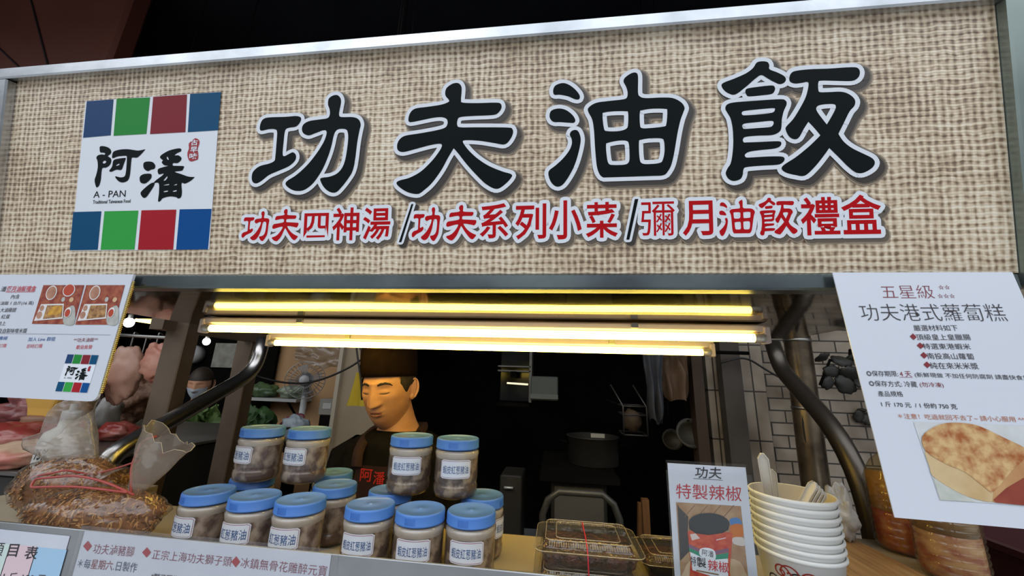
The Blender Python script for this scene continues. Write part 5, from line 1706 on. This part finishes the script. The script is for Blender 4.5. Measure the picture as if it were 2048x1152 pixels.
mb.add(V, [(i * 24 + k, i * 24 + (k + 1) % 24, (i + 1) * 24 + (k + 1) % 24, (i + 1) * 24 + k) for i in range(7) for k in range(24)], hair, True)
mb.add(V2, [(i * 15 + k, i * 15 + k + 1, (i + 1) * 15 + k + 1, (i + 1) * 15 + k) for i in range(5) for k in range(14)], hair, True)
part(mb, 'hair', P2, 'dark hair')
mb = MB()
V = [HM2 @ head_p(az, el, .004) for el in range(-62, -9, 6) for az in range(-54, 55, 6)]
mb.add(V, [(i * 19 + k, i * 19 + k + 1, (i + 1) * 19 + k + 1, (i + 1) * 19 + k) for i in range(8) for k in range(18)], mat('mask_white', (.6, .66, .72), .6), True)
part(mb, 'face_mask', P2, 'white face mask')
purple = mat('purple_top', (.06, .035, .075), .8)
mb = MB()
loft(mb, [ring(sh2 + Vector((0, 0, .005)), .075, .075, 24), ring(sh2 + Vector((0, 0, -.05)), .18, .115, 24, 2.3), ring(sh2 + Vector((0, 0, -.12)), .20, .125, 24, 2.3), ring(sh2 + Vector((0, 0, -.55)), .185, .13, 24, 2.3)], purple, False, False)
for sd in (-1, 1):
    mb.tube([sh2 + Vector((sd * .15, 0, -.06)), sh2 + Vector((sd * .24, 0, -.34)), sh2 + Vector((sd * .17, -.19, -.39))], [.062, .055, .042], purple, 14, cap=False)
part(mb, 'top', P2, 'dark purple top')
for sd in (-1, 1):
    part(MB().tube([sh2 + Vector((sd * .078, 0, -.53)), Vector((sh2.x + sd * .09, sh2.y, .45)), Vector((sh2.x + sd * .09, sh2.y, .09))], [.098, .07, .055], trousers, 14), 'trouser_leg', P2)

# ------------------------------------------------------------------ vegetable corner behind the posts
ply = mat('plywood_wall', (.52, .30, .14), .6, color2=(.42, .23, .10), scale=3, stretch=(1, 1, .3))
a, b = at(492, 660, 3.0), at(700, 900, 3.0)
structure(MB().box(((a.x + b.x) / 2, 3.05, 1.3), (b.x - a.x + .2, .06, 2.6), ply), 'wall_plywood')
batten = mat('batten', (.33, .22, .13), .6)
for x in (493, 546):
    q = at(x, 745, 2.99)
    mb = MB().box((q.x, 3.005, 1.45), (.03, .03, 1.6 if x < 500 else .55), batten)
    structure(mb, 'trim_3' if x < 500 else 'trim_4')
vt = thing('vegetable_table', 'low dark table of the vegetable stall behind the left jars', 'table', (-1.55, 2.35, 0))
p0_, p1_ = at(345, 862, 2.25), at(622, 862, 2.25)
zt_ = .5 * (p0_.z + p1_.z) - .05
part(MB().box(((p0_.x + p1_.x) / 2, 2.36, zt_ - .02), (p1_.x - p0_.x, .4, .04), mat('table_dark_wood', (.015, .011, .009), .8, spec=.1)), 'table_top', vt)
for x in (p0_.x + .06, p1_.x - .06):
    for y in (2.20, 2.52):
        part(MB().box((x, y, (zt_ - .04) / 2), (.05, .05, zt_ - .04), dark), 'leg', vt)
leaf1 = mat('leaf_green', (.07, .15, .028), .5, color2=(.24, .34, .12), scale=14, spec=.3)
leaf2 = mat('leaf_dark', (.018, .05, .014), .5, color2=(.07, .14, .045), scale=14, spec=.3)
def leafy(px, py, Y, r, M, label, seed, n=26, zt=None):
    p = at(px, py, Y)
    zb = zt if zt is not None else p.z
    random.seed(seed)
    mb_ = MB()
    for k in range(n):
        a = random.uniform(0, 2 * pi); tl = random.uniform(.1, 1.2)
        c = Vector((r[0] * random.uniform(-.7, .7), r[1] * random.uniform(-.6, .6), r[2] * random.uniform(.15, .6)))
        d = Vector((cos(a) * sin(tl), sin(a) * sin(tl), cos(tl)))
        s_ = d.cross(Vector((0, 0, 1))).normalized() if abs(d.z) < .98 else Vector((1, 0, 0))
        nrm = s_.cross(d)
        L_ = r[2] * random.uniform(.5, .8); W_ = L_ * random.uniform(.4, .6)
        V, F = [], []
        for i in range(7):
            q = i / 6
            w = W_ * (sin(pi * min(1, q * .85 + .12)) ** .7)
            for k2 in range(5):
                u = (k2 - 2) / 2
                V.append(c + d * L_ * q + s_ * w * u + nrm * (.35 * L_ * q * q - .3 * w * u * u + .22 * L_ * noise.noise(Vector((u * 3.5 + k, q * 5, seed)))))
        for i in range(6):
            for k2 in range(4):
                F.append((i * 5 + k2, i * 5 + k2 + 1, i * 5 + 6 + k2, i * 5 + 5 + k2))
        mb_.add(V, F, M, True)
    lo_ = min(v.z for v in mb_.v)
    for v in mb_.v: v.z -= lo_
    o_ = single(mb_, 'leafy_vegetable', label, 'vegetable', (0, 0, 0))
    o_.location = (p.x, p.y, zb)
    return o_
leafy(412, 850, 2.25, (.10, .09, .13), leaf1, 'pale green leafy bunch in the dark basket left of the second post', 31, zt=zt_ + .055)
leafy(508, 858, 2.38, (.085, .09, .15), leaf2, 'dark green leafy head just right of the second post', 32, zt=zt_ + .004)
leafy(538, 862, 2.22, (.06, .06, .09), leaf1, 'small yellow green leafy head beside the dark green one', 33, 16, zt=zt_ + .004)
mb = MB(); rr_loft(mb, (0, 0, 0), [(.10, .10, 0, .02), (.125, .12, .07, .02), (.118, .113, .07, .02), (.095, .095, .012, .02)], mat('basket_dark', (.03, .04, .035), .6))
o = single(mb, 'basket', 'dark basket holding the pale green leafy bunch', 'basket', (0, 0, 0)); p = at(412, 850, 2.25); o.location = (p.x, p.y, zt_ + .001)
mb = MB(); rr_loft(mb, (0, 0, 0), [(.05, .04, 0, .01), (.065, .055, .05, .01), (.06, .05, .05, .01), (.045, .035, .006, .01)], mat('red_tub', (.42, .03, .03), .4))
o = single(mb, 'plastic_tub', 'red plastic tub peeking out beside the second brown post', 'tub', (0, 0, 0)); p = at(482, 845, 2.46); o.location = (p.x, p.y, zt_ + .001)
bagm = mat('bag_purple_white', (.30, .24, .36), .35, color2=(.52, .48, .55), scale=18, bump=.6, bscale=30)
for px_, py_, Y, r_, M, lb, sd in ((462, 866, 2.20, (.065, .045, .06), bagm, 'purple white plastic bag in front of the leafy bunch', 41), (588, 862, 2.25, (.09, .06, .08), mat('bag_grey_blue', (.22, .26, .30), .35, color2=(.36, .40, .43), scale=16, bump=.6, bscale=30), 'grey blue plastic bag behind the topmost jars', 42), (590, 850, 2.49, (.09, .05, .07), mat('red_net', (.24, .04, .05), .5, color2=(.12, .02, .03), scale=40), 'dark red net of onions under the little shelf', 43)):
    p = at(px_, py_, Y)
    mb = MB().blob((0, 0, r_[2] * .9), r_, M, .35, 2.2, sd, 26, 18, flat=-r_[2] * .88)
    o = single(mb, 'produce_bag', lb, 'bag', (0, 0, 0)); o.location = (p.x, p.y, zt_ + .002)
# small wall shelf with bagged greens
a, b = at(493, 797, 2.85), at(598, 797, 2.85)
sf = thing('wall_shelf', 'narrow white edged wall shelf carrying bagged greens', 'shelf', (a + b) / 2)
part(MB().box(((a.x + b.x) / 2, 2.92, a.z), (b.x - a.x, .20, .022), mat('shelf_edge', (.42, .42, .40), .5)), 'board', sf)
for x in (a.x + .12, b.x - .10):
    part(MB().tube([(x, 2.86, a.z - .01), (x, 3.02, a.z - .16)], .009, dark, 8), 'bracket', sf)
for px_, M, lb, sd, r_ in ((522, mat('greens_in_film', (.10, .17, .06), .35, color2=(.05, .08, .04), scale=20), 'bagged greens at the left of the wall shelf', 51, (.13, .07, .06)), (583, mat('film_white_green', (.34, .38, .30), .3, color2=(.14, .19, .10), scale=18), 'whitish film bag of greens on the wall shelf near the fan', 52, (.12, .07, .055))):
    p = at(px_, 790, 2.90)
    mb = MB().blob((0, 0, r_[2] * .8), r_, M, .35, 2.0, sd, 26, 18, flat=-r_[2] * .78)
    o = single(mb, 'bagged_greens', lb, 'vegetable', (0, 0, 0)); o.location = (p.x, 2.92, a.z + .013)
# fan
p = at(611, 760, 2.6)
fn_ = thing('pedestal_fan', 'round caged fan on a tall pole before the plywood wall', 'fan', (p.x, p.y, 0))
cage = mat('fan_cage', (.42, .42, .42), .35, .8)
RF = Matrix.Rotation(radians(28), 3, 'Z')
ctr = Vector(p)
rr_ = (at(611, 797, 2.6) - p).length
mb = MB()
for k in range(3):
    q = (1, .72, .42)[k]
    mb.tube([ctr + RF @ Vector((rr_ * q * cos(t * pi / 16), -.012 - .05 * (1 - q), rr_ * q * sin(t * pi / 16))) for t in range(32)], .003, cage, 6, closed=True)
for k in range(30):
    a = 2 * pi * k / 30
    mb.tube([ctr + RF @ Vector((rr_ * q * cos(a + .3 * (1 - q)), y, rr_ * q * sin(a + .3 * (1 - q)))) for q, y in ((.22, -.052), (.6, -.048), (.9, -.028), (1, -.006), (.95, .03), (.3, .055))], .0013, cage, 5)
part(mb, 'cage', fn_)
mb = MB()
for k in range(4):
    a0 = k * pi / 2 + .3
    V, F = [], []
    for i in range(6):
        for j in range(5):
            q = .16 + .70 * i / 5; an = a0 + (j - 2) * .20 * (1 - .2 * q)
            V.append(ctr + RF @ Vector((rr_ * q * cos(an), .012 + .010 * (j - 2), rr_ * q * sin(an))))
    for i in range(5):
        for j in range(4):
            F.append((i * 5 + j, i * 5 + j + 1, i * 5 + 6 + j, i * 5 + 5 + j))
    mb.add(V, F, clear_mat('fan_blade', (.8, .82, .84), .4, (.5, .52, .55), .05), True)
part(mb, 'blades', fn_)
part(MB().lathe([(0, -.002), (.030, 0), (.034, .006), (.034, .014)], mat('fan_hub', (.55, .55, .56), .3), ctr + RF @ Vector((0, -.066, 0)), 24, RF @ Matrix.Rotation(radians(-90), 3, 'X')), 'hub_badge', fn_)
part(MB().tube([ctr + RF @ Vector((0, .02, 0)), ctr + RF @ Vector((0, .14, -.01))], [.05, .04], mat('fan_motor', (.25, .25, .25), .4), 18), 'motor', fn_)
q = ctr + RF @ Vector((0, .1, -.02))
part(MB().tube([q, Vector((q.x, q.y, .03))], .022, mat('fan_pole', (.50, .50, .48), .4), 14), 'pole', fn_)
part(MB().lathe([(0, .03), (.05, .03), (.17, .015), (.18, 0)], mat('fan_motor', (.25, .25, .25), .4), (q.x, q.y, 0)), 'base', fn_)
# electric box, cream panel, yellow cloth
a, b = at(640, 797, 2.3), at(682, 832, 2.3)
t = thing('control_box', 'beige electric control box with a label and knob', 'control box', ((a.x + b.x) / 2, 2.35, b.z))
part(MB().box(((a.x + b.x) / 2, 2.36, (a.z + b.z) / 2), (b.x - a.x, .12, a.z - b.z), mat('box_beige', (.24, .22, .18), .5), bev=.004), 'case', t)
c_ = at(654, 812, 2.299)
part(MB().box(c_, (.055, .004, .035), mat('box_label', (.42, .41, .38), .5)), 'label_plate', t)
c_ = at(672, 806, 2.29)
part(MB().tube([c_ + Vector((0, .02, 0)), c_ - Vector((0, .012, 0))], .012, dark, 12), 'knob', t)
part(MB().box(((a.x + b.x) / 2, 2.36, b.z / 2 - .001), (b.x - a.x - .02, .10, b.z - .002), dark), 'stand', t)
a, b = at(692, 690, 2.05), at(738, 880, 2.05)
t = thing('leaning_panel', 'cream panel standing upright behind the vendor', 'panel', ((a.x + b.x) / 2, 2.08, 0))
cream = mat('cream_panel', (.34, .265, .175), .6, color2=(.28, .215, .14), scale=3)
part(MB().box((a.x + .12, 2.08, 1.0), (.24, .05, 2.0), cream), 'panel', t)
part(MB().box((a.x - .01, 2.06, 1.0), (.022, .06, 2.0), mat('panel_edge', (.40, .34, .26), .5)), 'edge_strip', t)
mb = MB()
a, b = at(717, 745, 1.75), at(712, 812, 1.75)
V, F = [], []
for i in range(9):
    q = i / 8
    for k in range(7):
        u = (k - 3) / 3
        V.append(a.lerp(b, q) + Vector((u * (.018 + .030 * q), .012 * sin(u * 5 + q * 2), 0)))
n0 = len(V)
V += [v + Vector((0, .006, 0)) for v in V]
for i in range(8):
    for k in range(6):
        F.append((i * 7 + k, i * 7 + k + 1, i * 7 + 8 + k, i * 7 + 7 + k)); F.append((n0 + i * 7 + k, n0 + i * 7 + k + 1, n0 + i * 7 + 8 + k, n0 + i * 7 + 7 + k))
mb.add(V, F, mat('yellow_cloth', (.50, .36, .02), .7), True)
mb.tube([a + Vector((0, .01, 0)), Vector((a.x, a.y + .01, 4.3))], .003, dark, 6)
single(mb, 'hanging_cloth', 'yellow cloth hanging beside the vendor face', 'cloth', a)
# cables
cab = mat('black_cable', (.012, .010, .010), .5)
def cable(pts, Y, r, label):
    P = bend([at(*q, Y) if len(q) == 2 else (at(q[0], q[1], q[2]) if q[2] > 0 else Vector((at(q[0], q[1], Y).x, Y, 4.3))) for q in pts], 6)
    return single(MB().tube(P, r, cab, 8), 'hanging_cable', label, 'cable', P[0])
cable([(478, 737, 1.535), (512, 752), (560, 765), (612, 768), (665, 752), (712, 728), (745, 700), (748, 690, -1)], 1.62, .0045, 'black cable sagging in front of the fan')
cable([(712, 690, -1), (712, 690), (716, 720), (722, 760), (724, 800)], 1.5, .004, 'black cable hanging straight down beside the vendor cap')
cable([(718, 690, -1), (718, 690), (728, 715), (745, 724)], 1.5, .004, 'short black cable looping towards the vendor cap')
t = single(px_box(MB(), 432, 686, 478, 736, 2.95, .01, mat('notice_paper', (.34, .33, .29), .6, color2=(.22, .21, .18), scale=16)), 'wall_notice', 'pale paper notice pinned behind the second post', 'notice', at(455, 711, 2.95))
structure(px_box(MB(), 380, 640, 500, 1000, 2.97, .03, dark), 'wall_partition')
# crumpled clear sheet above the fan
mb = MB()
V, F = [], []
for i in range(10):
    for k in range(16):
        p = at(590 + 7.5 * k, 692 + 5 * i * (1 - .35 * abs(k - 8) / 8), 2.3)
        V.append(p + Vector((0, .06 * noise.noise(Vector((k * .5, i * .6, 3))), .02 * noise.noise(Vector((k * .7, i * .9, 7))))))
for i in range(9):
    for k in range(15):
        F.append((i * 16 + k, i * 16 + k + 1, i * 16 + 17 + k, i * 16 + 16 + k))
for q in (2, 13): mb.tube([V[q], Vector((V[q].x, V[q].y, 4.3))], .002, dark, 5)
mb.add(V, F, clear_mat('dusty_film', (.8, .76, .7), .45, (.30, .25, .19), .03, .2), True)
single(mb, 'hanging_film', 'dusty crumpled plastic film sagging above the fan', 'plastic film', at(650, 700, 2.3))

# ------------------------------------------------------------------ dim kitchen in the middle
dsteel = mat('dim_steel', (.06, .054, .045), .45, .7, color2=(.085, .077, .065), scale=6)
p = at(1157, 1000, 1.9)
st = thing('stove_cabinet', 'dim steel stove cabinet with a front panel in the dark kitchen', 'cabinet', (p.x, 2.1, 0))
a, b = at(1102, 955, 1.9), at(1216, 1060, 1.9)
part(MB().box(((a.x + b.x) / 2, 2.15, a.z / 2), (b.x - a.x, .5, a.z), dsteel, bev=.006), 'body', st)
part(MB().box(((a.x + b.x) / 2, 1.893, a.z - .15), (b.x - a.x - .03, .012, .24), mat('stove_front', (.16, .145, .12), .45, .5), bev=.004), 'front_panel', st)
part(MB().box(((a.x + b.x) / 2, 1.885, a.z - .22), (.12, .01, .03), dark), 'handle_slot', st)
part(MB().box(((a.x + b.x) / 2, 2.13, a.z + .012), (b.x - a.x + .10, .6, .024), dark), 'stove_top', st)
p = at(1196, 935, 2.1)
pot = thing('cooking_pot', 'large dim steel pot standing on the stove cabinet', 'pot', ((a.x + b.x) / 2 + .09, 2.15, a.z + .025))
lpart(MB().lathe([(0, 0), (.125, 0), (.13, .005), (.13, .13), (.138, .134), (.138, .137), (.126, .137), (.122, .01), (0, .01)], dsteel), 'body', pot)
for sd in (-1, 1):
    lpart(MB().tube(bend([(sd * .13, -.03, .10), (sd * .165, -.03, .105), (sd * .165, .03, .105), (sd * .13, .03, .10)], 4), .006, dark, 8), 'handle', pot)
lpart(MB().box((.02, -.06, .145), (.07, .01, .02), mat('pot_tag', (.35, .33, .28), .5)), 'tag', pot)
# hand trolley handle
tr_ = mat('trolley_tube', (.085, .085, .08), .4, .4)
a, b = at(1085, 1052, 1.55), at(1240, 1052, 1.55)
tp = at(1160, 986, 1.55).z
t = thing('hand_trolley', 'grey tubular hand trolley standing behind the clear food boxes', 'trolley', ((a.x + b.x) / 2, 1.55, 0))
part(MB().tube(bend([(a.x, 1.55, .12), (a.x, 1.55, tp), (b.x, 1.55, tp), (b.x, 1.55, .12)], 8)[0:0] + [Vector((a.x, 1.55, .12)), Vector((a.x, 1.55, tp - .08)), Vector((a.x + .02, 1.55, tp - .03)), Vector((a.x + .06, 1.55, tp)), Vector((b.x - .06, 1.55, tp)), Vector((b.x - .02, 1.55, tp - .03)), Vector((b.x, 1.55, tp - .08)), Vector((b.x, 1.55, .12))], .013, tr_, 12), 'handle', t)
part(MB().box(((a.x + b.x) / 2, 1.45, .11), (b.x - a.x, .3, .015), tr_), 'base_plate', t)
for x in (a.x - .03, b.x + .03):
    part(MB().tube([(x - .02, 1.58, .09), (x + .02, 1.58, .09)], .09, dark, 20), 'wheel', t)
a, b = at(1000, 950, 2.0), at(1042, 1062, 2.0)
t = thing('steel_bin', 'narrow dim steel cabinet with a small handle right of the middle jars', 'cabinet', ((a.x + b.x) / 2, 2.1, 0))
part(MB().box(((a.x + b.x) / 2, 2.1, a.z / 2), (b.x - a.x, .2, a.z), dsteel, bev=.006), 'body', t)
part(MB().tube([at(1008, 975, 1.985), at(1026, 976, 1.985)], .006, cap_m, 8), 'handle', t)
# shelf unit, a tube's reflection made as a glowing strip, and a pale box
a, b = at(998, 695, 2.7), at(1060, 805, 2.7)
t = thing('wall_cabinet', 'dim wall cabinet with pale uprights high in the dark kitchen', 'cabinet', ((a.x + b.x) / 2, 2.75, b.z))
fr2 = mat('cabinet_frame', (.16, .16, .15), .4, .3)
part(MB().box(((a.x + b.x) / 2, 2.86, (a.z + b.z) / 2), (b.x - a.x, .02, a.z - b.z), mat('cabinet_glass', (.015, .018, .018), .12)), 'back', t)
for x in (b.x,):
    part(MB().box((x, 2.78, (a.z + b.z) / 2), (.018, .18, a.z - b.z), fr2), 'upright', t)
for yy in (733, 742):
    z = at(1030, yy, 2.7).z
    part(MB().box(((a.x + b.x) / 2, 2.78, z), (b.x - a.x, .18, .010), fr2), 'shelf', t)
part(MB().box(((a.x + b.x) / 2, 2.78, b.z - .02), (b.x - a.x, .18, .02), dark), 'bottom', t)
part(MB().box(((a.x + b.x) / 2, 3.6, (a.z + b.z) / 2), (.04, 1.9, .04), dark), 'bracket', t)
a2, b2_ = at(1014, 766, 2.68), at(1056, 769, 2.68)
t = thing('tube_reflection', 'tube reflection in the dim wall cabinet, built as a small glowing strip', 'light', (a2 + b2_) / 2)
part(MB().tube([a2, b2_], .006, mat('reflection_glow', (1, .9, .6), .4, emit=(1, .85, .5), estr=1.2), 8), 'strip', t)
a, b = at(1062, 752, 2.6), at(1116, 802, 2.6)
mb = MB().box(((a.x + b.x) / 2, 2.68, (a.z + b.z) / 2), (b.x - a.x, .16, a.z - b.z), mat('pale_box', (.09, .10, .085), .5), bev=.006)
mb.box(((a.x + b.x) / 2, 2.597, b.z + .025), (b.x - a.x, .01, .03), mat('pale_box_lip', (.14, .15, .13), .5))
mb.tube([((a.x + b.x) / 2, 2.7, (a.z + b.z) / 2), ((a.x + b.x) / 2, 4.55, (a.z + b.z) / 2)], .02, dark, 8)
single(mb, 'wall_box', 'greenish grey box mounted beside the dim wall cabinet', 'box', ((a.x + b.x) / 2, 2.68, b.z))
# wire rack with a brown sack, hanging cloths, pans
a, b = at(1246, 812, 1.95), at(1296, 872, 1.95)
t = thing('wire_rack', 'small hanging wire rack holding a brown paper sack in the dark kitchen', 'rack', ((a.x + b.x) / 2, 2.0, b.z))
wire = mat('rack_wire', (.08, .075, .07), .4, .6)
for zz in (a.z, a.z - .04, b.z):
    part(MB().tube([(a.x, 1.95, zz), (b.x, 1.95, zz), (b.x, 2.1, zz), (a.x, 2.1, zz)], .004, wire, 6, closed=True), 'wire_ring', t)
for x in (a.x, b.x):
    part(MB().tube([(x, 1.95, b.z), (x, 1.95, a.z), (x - .05, 2.0, a.z + .10)], .004, wire, 6), 'wire_side', t)
part(MB().tube([(a.x, 2.1, a.z), (a.x, 4.55, a.z)], .006, dark, 6), 'bracket', t)
mb = MB().blob((0, 0, .055), (.045, .04, .055), mat('brown_sack', (.08, .05, .027), .7, color2=(.05, .03, .016), scale=14), .2, 2, 61, 20, 14, flat=-.054)
o = single(mb, 'paper_sack', 'brown paper sack sitting in the hanging wire rack', 'sack', (0, 0, 0)); o.location = ((a.x + b.x) / 2, 2.03, b.z + .005)
def drape(x0, x1, y0, y1, Y, M, label, seed, taper=.8):
    a, b = at(x0, y0, Y), at(x1, y0, Y); zb = at((x0 + x1) / 2, y1, Y).z
    w = b.x - a.x; xm = (a.x + b.x) / 2
    V, F = [], []
    for i in range(14):
        q = i / 13
        for k in range(15):
            u = (k - 7) / 7
            V.append(Vector((xm + u * w / 2 * (1 - (1 - taper) * q) + .02 * noise.noise(Vector((q * 2, u, seed))), Y + .03 * sin(u * 7 + seed) * (.3 + .7 * q) + .02 * noise.noise(Vector((u * 2, q * 3, seed))), a.z + (zb - a.z) * q * (1 + .12 * noise.noise(Vector((u * 2.5, seed, 0)))))))
    n0 = len(V)
    V += [v + Vector((0, .007, 0)) for v in V]
    for i in range(13):
        for k in range(14):
            f = (i * 15 + k, i * 15 + k + 1, i * 15 + 16 + k, i * 15 + 15 + k)
            F.append(f); F.append(tuple(n0 + x for x in f))
    single(MB().add(V, F, M, True), 'hanging_cloth', label, 'cloth', (xm, Y, zb))
drape(1285, 1328, 700, 842, 1.75, mat('grey_cloth', (.045, .048, .058), .85, color2=(.03, .032, .04), scale=12), 'blue grey rag hanging from the rod in the dark kitchen', 1, .55)
drape(1318, 1378, 700, 800, 1.85, mat('tan_cloth', (.13, .075, .04), .85, color2=(.085, .048, .025), scale=12), 'tan rag hanging from the rod beside the blue grey one', 2, .7)
a, b = at(1270, 700, 1.80), at(1410, 704, 1.80)
single(MB().tube([a, b + (b - a) * .6], .008, dark, 8), 'hanging_rod', 'dark rod carrying the two rags', 'rod', a)
for px_, py_, r_, lb in ((1378, 868, .065, 'dim pan hanging beside the brown timber, upper one'), (1342, 880, .05, 'dim dark pan hanging left of the upper one')):
    p = at(px_, py_, 1.95 if px_ > 1360 else 2.12)
    t = thing('frying_pan', lb, 'pan', p, 'pans hanging in the dark kitchen')
    R9 = Matrix.Rotation(radians(75), 3, 'X')
    lpart(MB().lathe([(0, 0), (r_ * .75, 0), (r_, .03), (r_ * 1.02, .032), (r_ * .72, .004), (0, .004)], mat('pan_dim', (.045, .038, .026), .5, .3), seg=26, R=R9), 'dish', t)
    lpart(MB().tube([(0, 0, r_ * .9), (0, .02, r_ + .14)], .008, dark, 8), 'handle', t)
    lpart(MB().tube([(0, .02, r_ + .14), (0, .02, 4.3 - p.z)], .003, dark, 6), 'hook_wire', t)
sack_o = mat('orange_board', (.22, .10, .03), .6, color2=(.15, .065, .02), scale=5, stretch=(6, 6, 1))
a, b = at(1285, 1000, 1.7), at(1303, 1085, 1.7)
single(MB().box(((a.x + b.x) / 2, 1.72, a.z / 2), (b.x - a.x, .03, a.z), sack_o), 'wooden_board', 'orange brown board standing upright behind the table sign', 'board', ((a.x + b.x) / 2, 1.72, 0))
a, b = at(1264, 1010, 1.75), at(1282, 1085, 1.75)
single(MB().box(((a.x + b.x) / 2, 1.79, a.z / 2), (b.x - a.x, .03, a.z), sack_o, Matrix.Rotation(.06, 3, 'Y')), 'wooden_board', 'thinner leaning board left of the orange brown one', 'board', ((a.x + b.x) / 2, 1.79, 0))

# ------------------------------------------------------------------ tiled side wall, columns and duct (right)
def tile_mat(name, wx, wz, vertical=False):
    M = bpy.data.materials.new(name)
    M.use_nodes = True
    nt = M.node_tree; N, L = nt.nodes, nt.links
    b = N['Principled BSDF']; b.inputs['Roughness'].default_value = .35
    tc = N.new('ShaderNodeTexCoord'); sp = N.new('ShaderNodeSeparateXYZ'); cb = N.new('ShaderNodeCombineXYZ')
    L.new(tc.outputs['Object'], sp.inputs[0]); L.new(sp.outputs['X'], cb.inputs[0]); L.new(sp.outputs['Z'], cb.inputs[1])
    br = N.new('ShaderNodeTexBrick')
    br.inputs['Scale'].default_value = 1.0
    br.inputs['Brick Width'].default_value = wx; br.inputs['Row Height'].default_value = wz
    br.inputs['Mortar Size'].default_value = .0035
    br.inputs['Color1'].default_value = (.40, .335, .26, 1); br.inputs['Color2'].default_value = (.33, .27, .205, 1); br.inputs['Mortar'].default_value = (.05, .04, .03, 1)
    br.offset = 0.0 if vertical else .5
    nz = N.new('ShaderNodeTexNoise'); nz.inputs['Scale'].default_value = 6; L.new(tc.outputs['Object'], nz.inputs['Vector'])
    r = N.new('ShaderNodeValToRGB'); r.color_ramp.elements[0].position = .3; r.color_ramp.elements[0].color = (.45, .40, .34, 1); r.color_ramp.elements[1].position = .62; r.color_ramp.elements[1].color = (1, 1, 1, 1)
    mx = N.new('ShaderNodeMix'); mx.data_type = 'RGBA'; mx.blend_type = 'MULTIPLY'; mx.inputs['Factor'].default_value = 1
    L.new(cb.outputs[0], br.inputs['Vector']); L.new(nz.outputs['Fac'], r.inputs[0])
    L.new(br.outputs['Color'], mx.inputs[6]); L.new(r.outputs[0], mx.inputs[7]); L.new(mx.outputs[2], b.inputs['Base Color'])
    bp = N.new('ShaderNodeBump'); bp.inputs['Strength'].default_value = .4; bp.inputs['Distance'].default_value = .004
    L.new(br.outputs['Fac'], bp.inputs['Height']); bp.invert = True; L.new(bp.outputs[0], b.inputs['Normal'])
    return M
tiles = tile_mat('white_wall_tiles', .135, .056)
a = at(1505, 800, 2.0)
structure(MB().box((a.x + .75, 2.05, 1.3), (1.5, .1, 2.6), tiles), 'wall_tiled')
vt_ = tile_mat('upright_tiles', .058, .22, True)
a, b = at(1418, 800, 1.95), at(1535, 800, 1.95)
structure(MB().box(((a.x + b.x) / 2, 1.985, 1.3), (b.x - a.x, .07, 2.6), vt_), 'trim_5')
post_g = mat('grey_post', (.07, .056, .045), .7, color2=(.045, .036, .028), scale=6)
a, b = at(1452, 800, 1.85), at(1492, 800, 1.85)
structure(MB().box(((a.x + b.x) / 2, 1.89, 1.3), (b.x - a.x, .06, 2.6), post_g), 'trim_6')
timber = mat('dark_timber', (.055, .030, .016), .7, color2=(.035, .018, .010), scale=4, stretch=(6, 6, 1))
a, b = at(1390, 800, 1.88), at(1412, 800, 1.88)
structure(MB().box(((a.x + b.x) / 2, 1.92, 1.3), (b.x - a.x, .07, 2.6), timber), 'trim_7')
duct_m = mat('duct_steel', (.30, .235, .16), .32, .85, color2=(.13, .10, .07), scale=9, lo=.4, hi=.62, bump=.1, bscale=12)
a, b = at(1590, 650, 1.62), at(1630, 960, 1.62)
d_ = thing('exhaust_duct', 'wide stained steel duct pipe before the tiled wall', 'duct', (b.x, 1.64, 0))
part(MB().tube([a + Vector((0, 0, .7)), a, b, Vector((b.x, b.y, 0.002))], .045, duct_m, 22), 'pipe', d_)
for q in (.1, .55):
    c_ = a.lerp(b, q)
    part(MB().tube([c_, c_ + (b - a).normalized() * .012], .0475, steel_dull, 22), 'seam_band', d_)
cable([(1440, 726), (1490, 712), (1540, 745), (1590, 770), (1600, 775)], 1.6, .004, 'pale edged cable crossing the tiles to the duct')
cable([(1604, 800), (1608, 870), (1625, 930), (1632, 970)], 1.592, .004, 'black cable hanging along the duct, nearer the bowls')
cable([(1605, 760, 1.592), (1640, 830, 1.52), (1680, 900, 1.45)], 1.5, .005, 'black cable slanting down from the duct to the bottles')
def leaf_pile(pts, label, seed, branch=True):
    mb_ = MB(); random.seed(seed)
    for x, y, s_ in pts:
        c_ = at(x, y, 1.75 if branch else 1.985)
        R = Matrix.Rotation(random.uniform(0, 3), 3, 'X') @ Matrix.Rotation(random.uniform(0, 3), 3, 'Y')
        mb_.blob(c_, (s_, s_ * .3, s_ * .7), mat('dry_leaf', (.020, .019, .015), .6, color2=(.035, .032, .024), scale=20), .3, 2, seed + int(x), 14, 10, R)
    if branch: mb_.tube([at(1640, 770, 1.75), at(1660, 720, 1.75), at(1700, 735, 1.78), at(1700, 700, 1.96)], .006, dark, 6)
    return single(mb_, 'dried_bundle', label, 'dried plant', at(pts[0][0], pts[0][1], 1.75))
leaf_pile([(1645, 715, .03), (1662, 742, .035), (1682, 722, .04), (1700, 748, .05), (1690, 770, .045), (1655, 765, .03), (1712, 715, .04), (1722, 765, .04)], 'dark dried leafy bundle hanging on the tiles beside the right poster', 71)
leaf_pile([(1718, 832, .03), (1735, 838, .03), (1726, 820, .025)], 'small dark bundle on the tiles lower beside the right poster', 72, False)
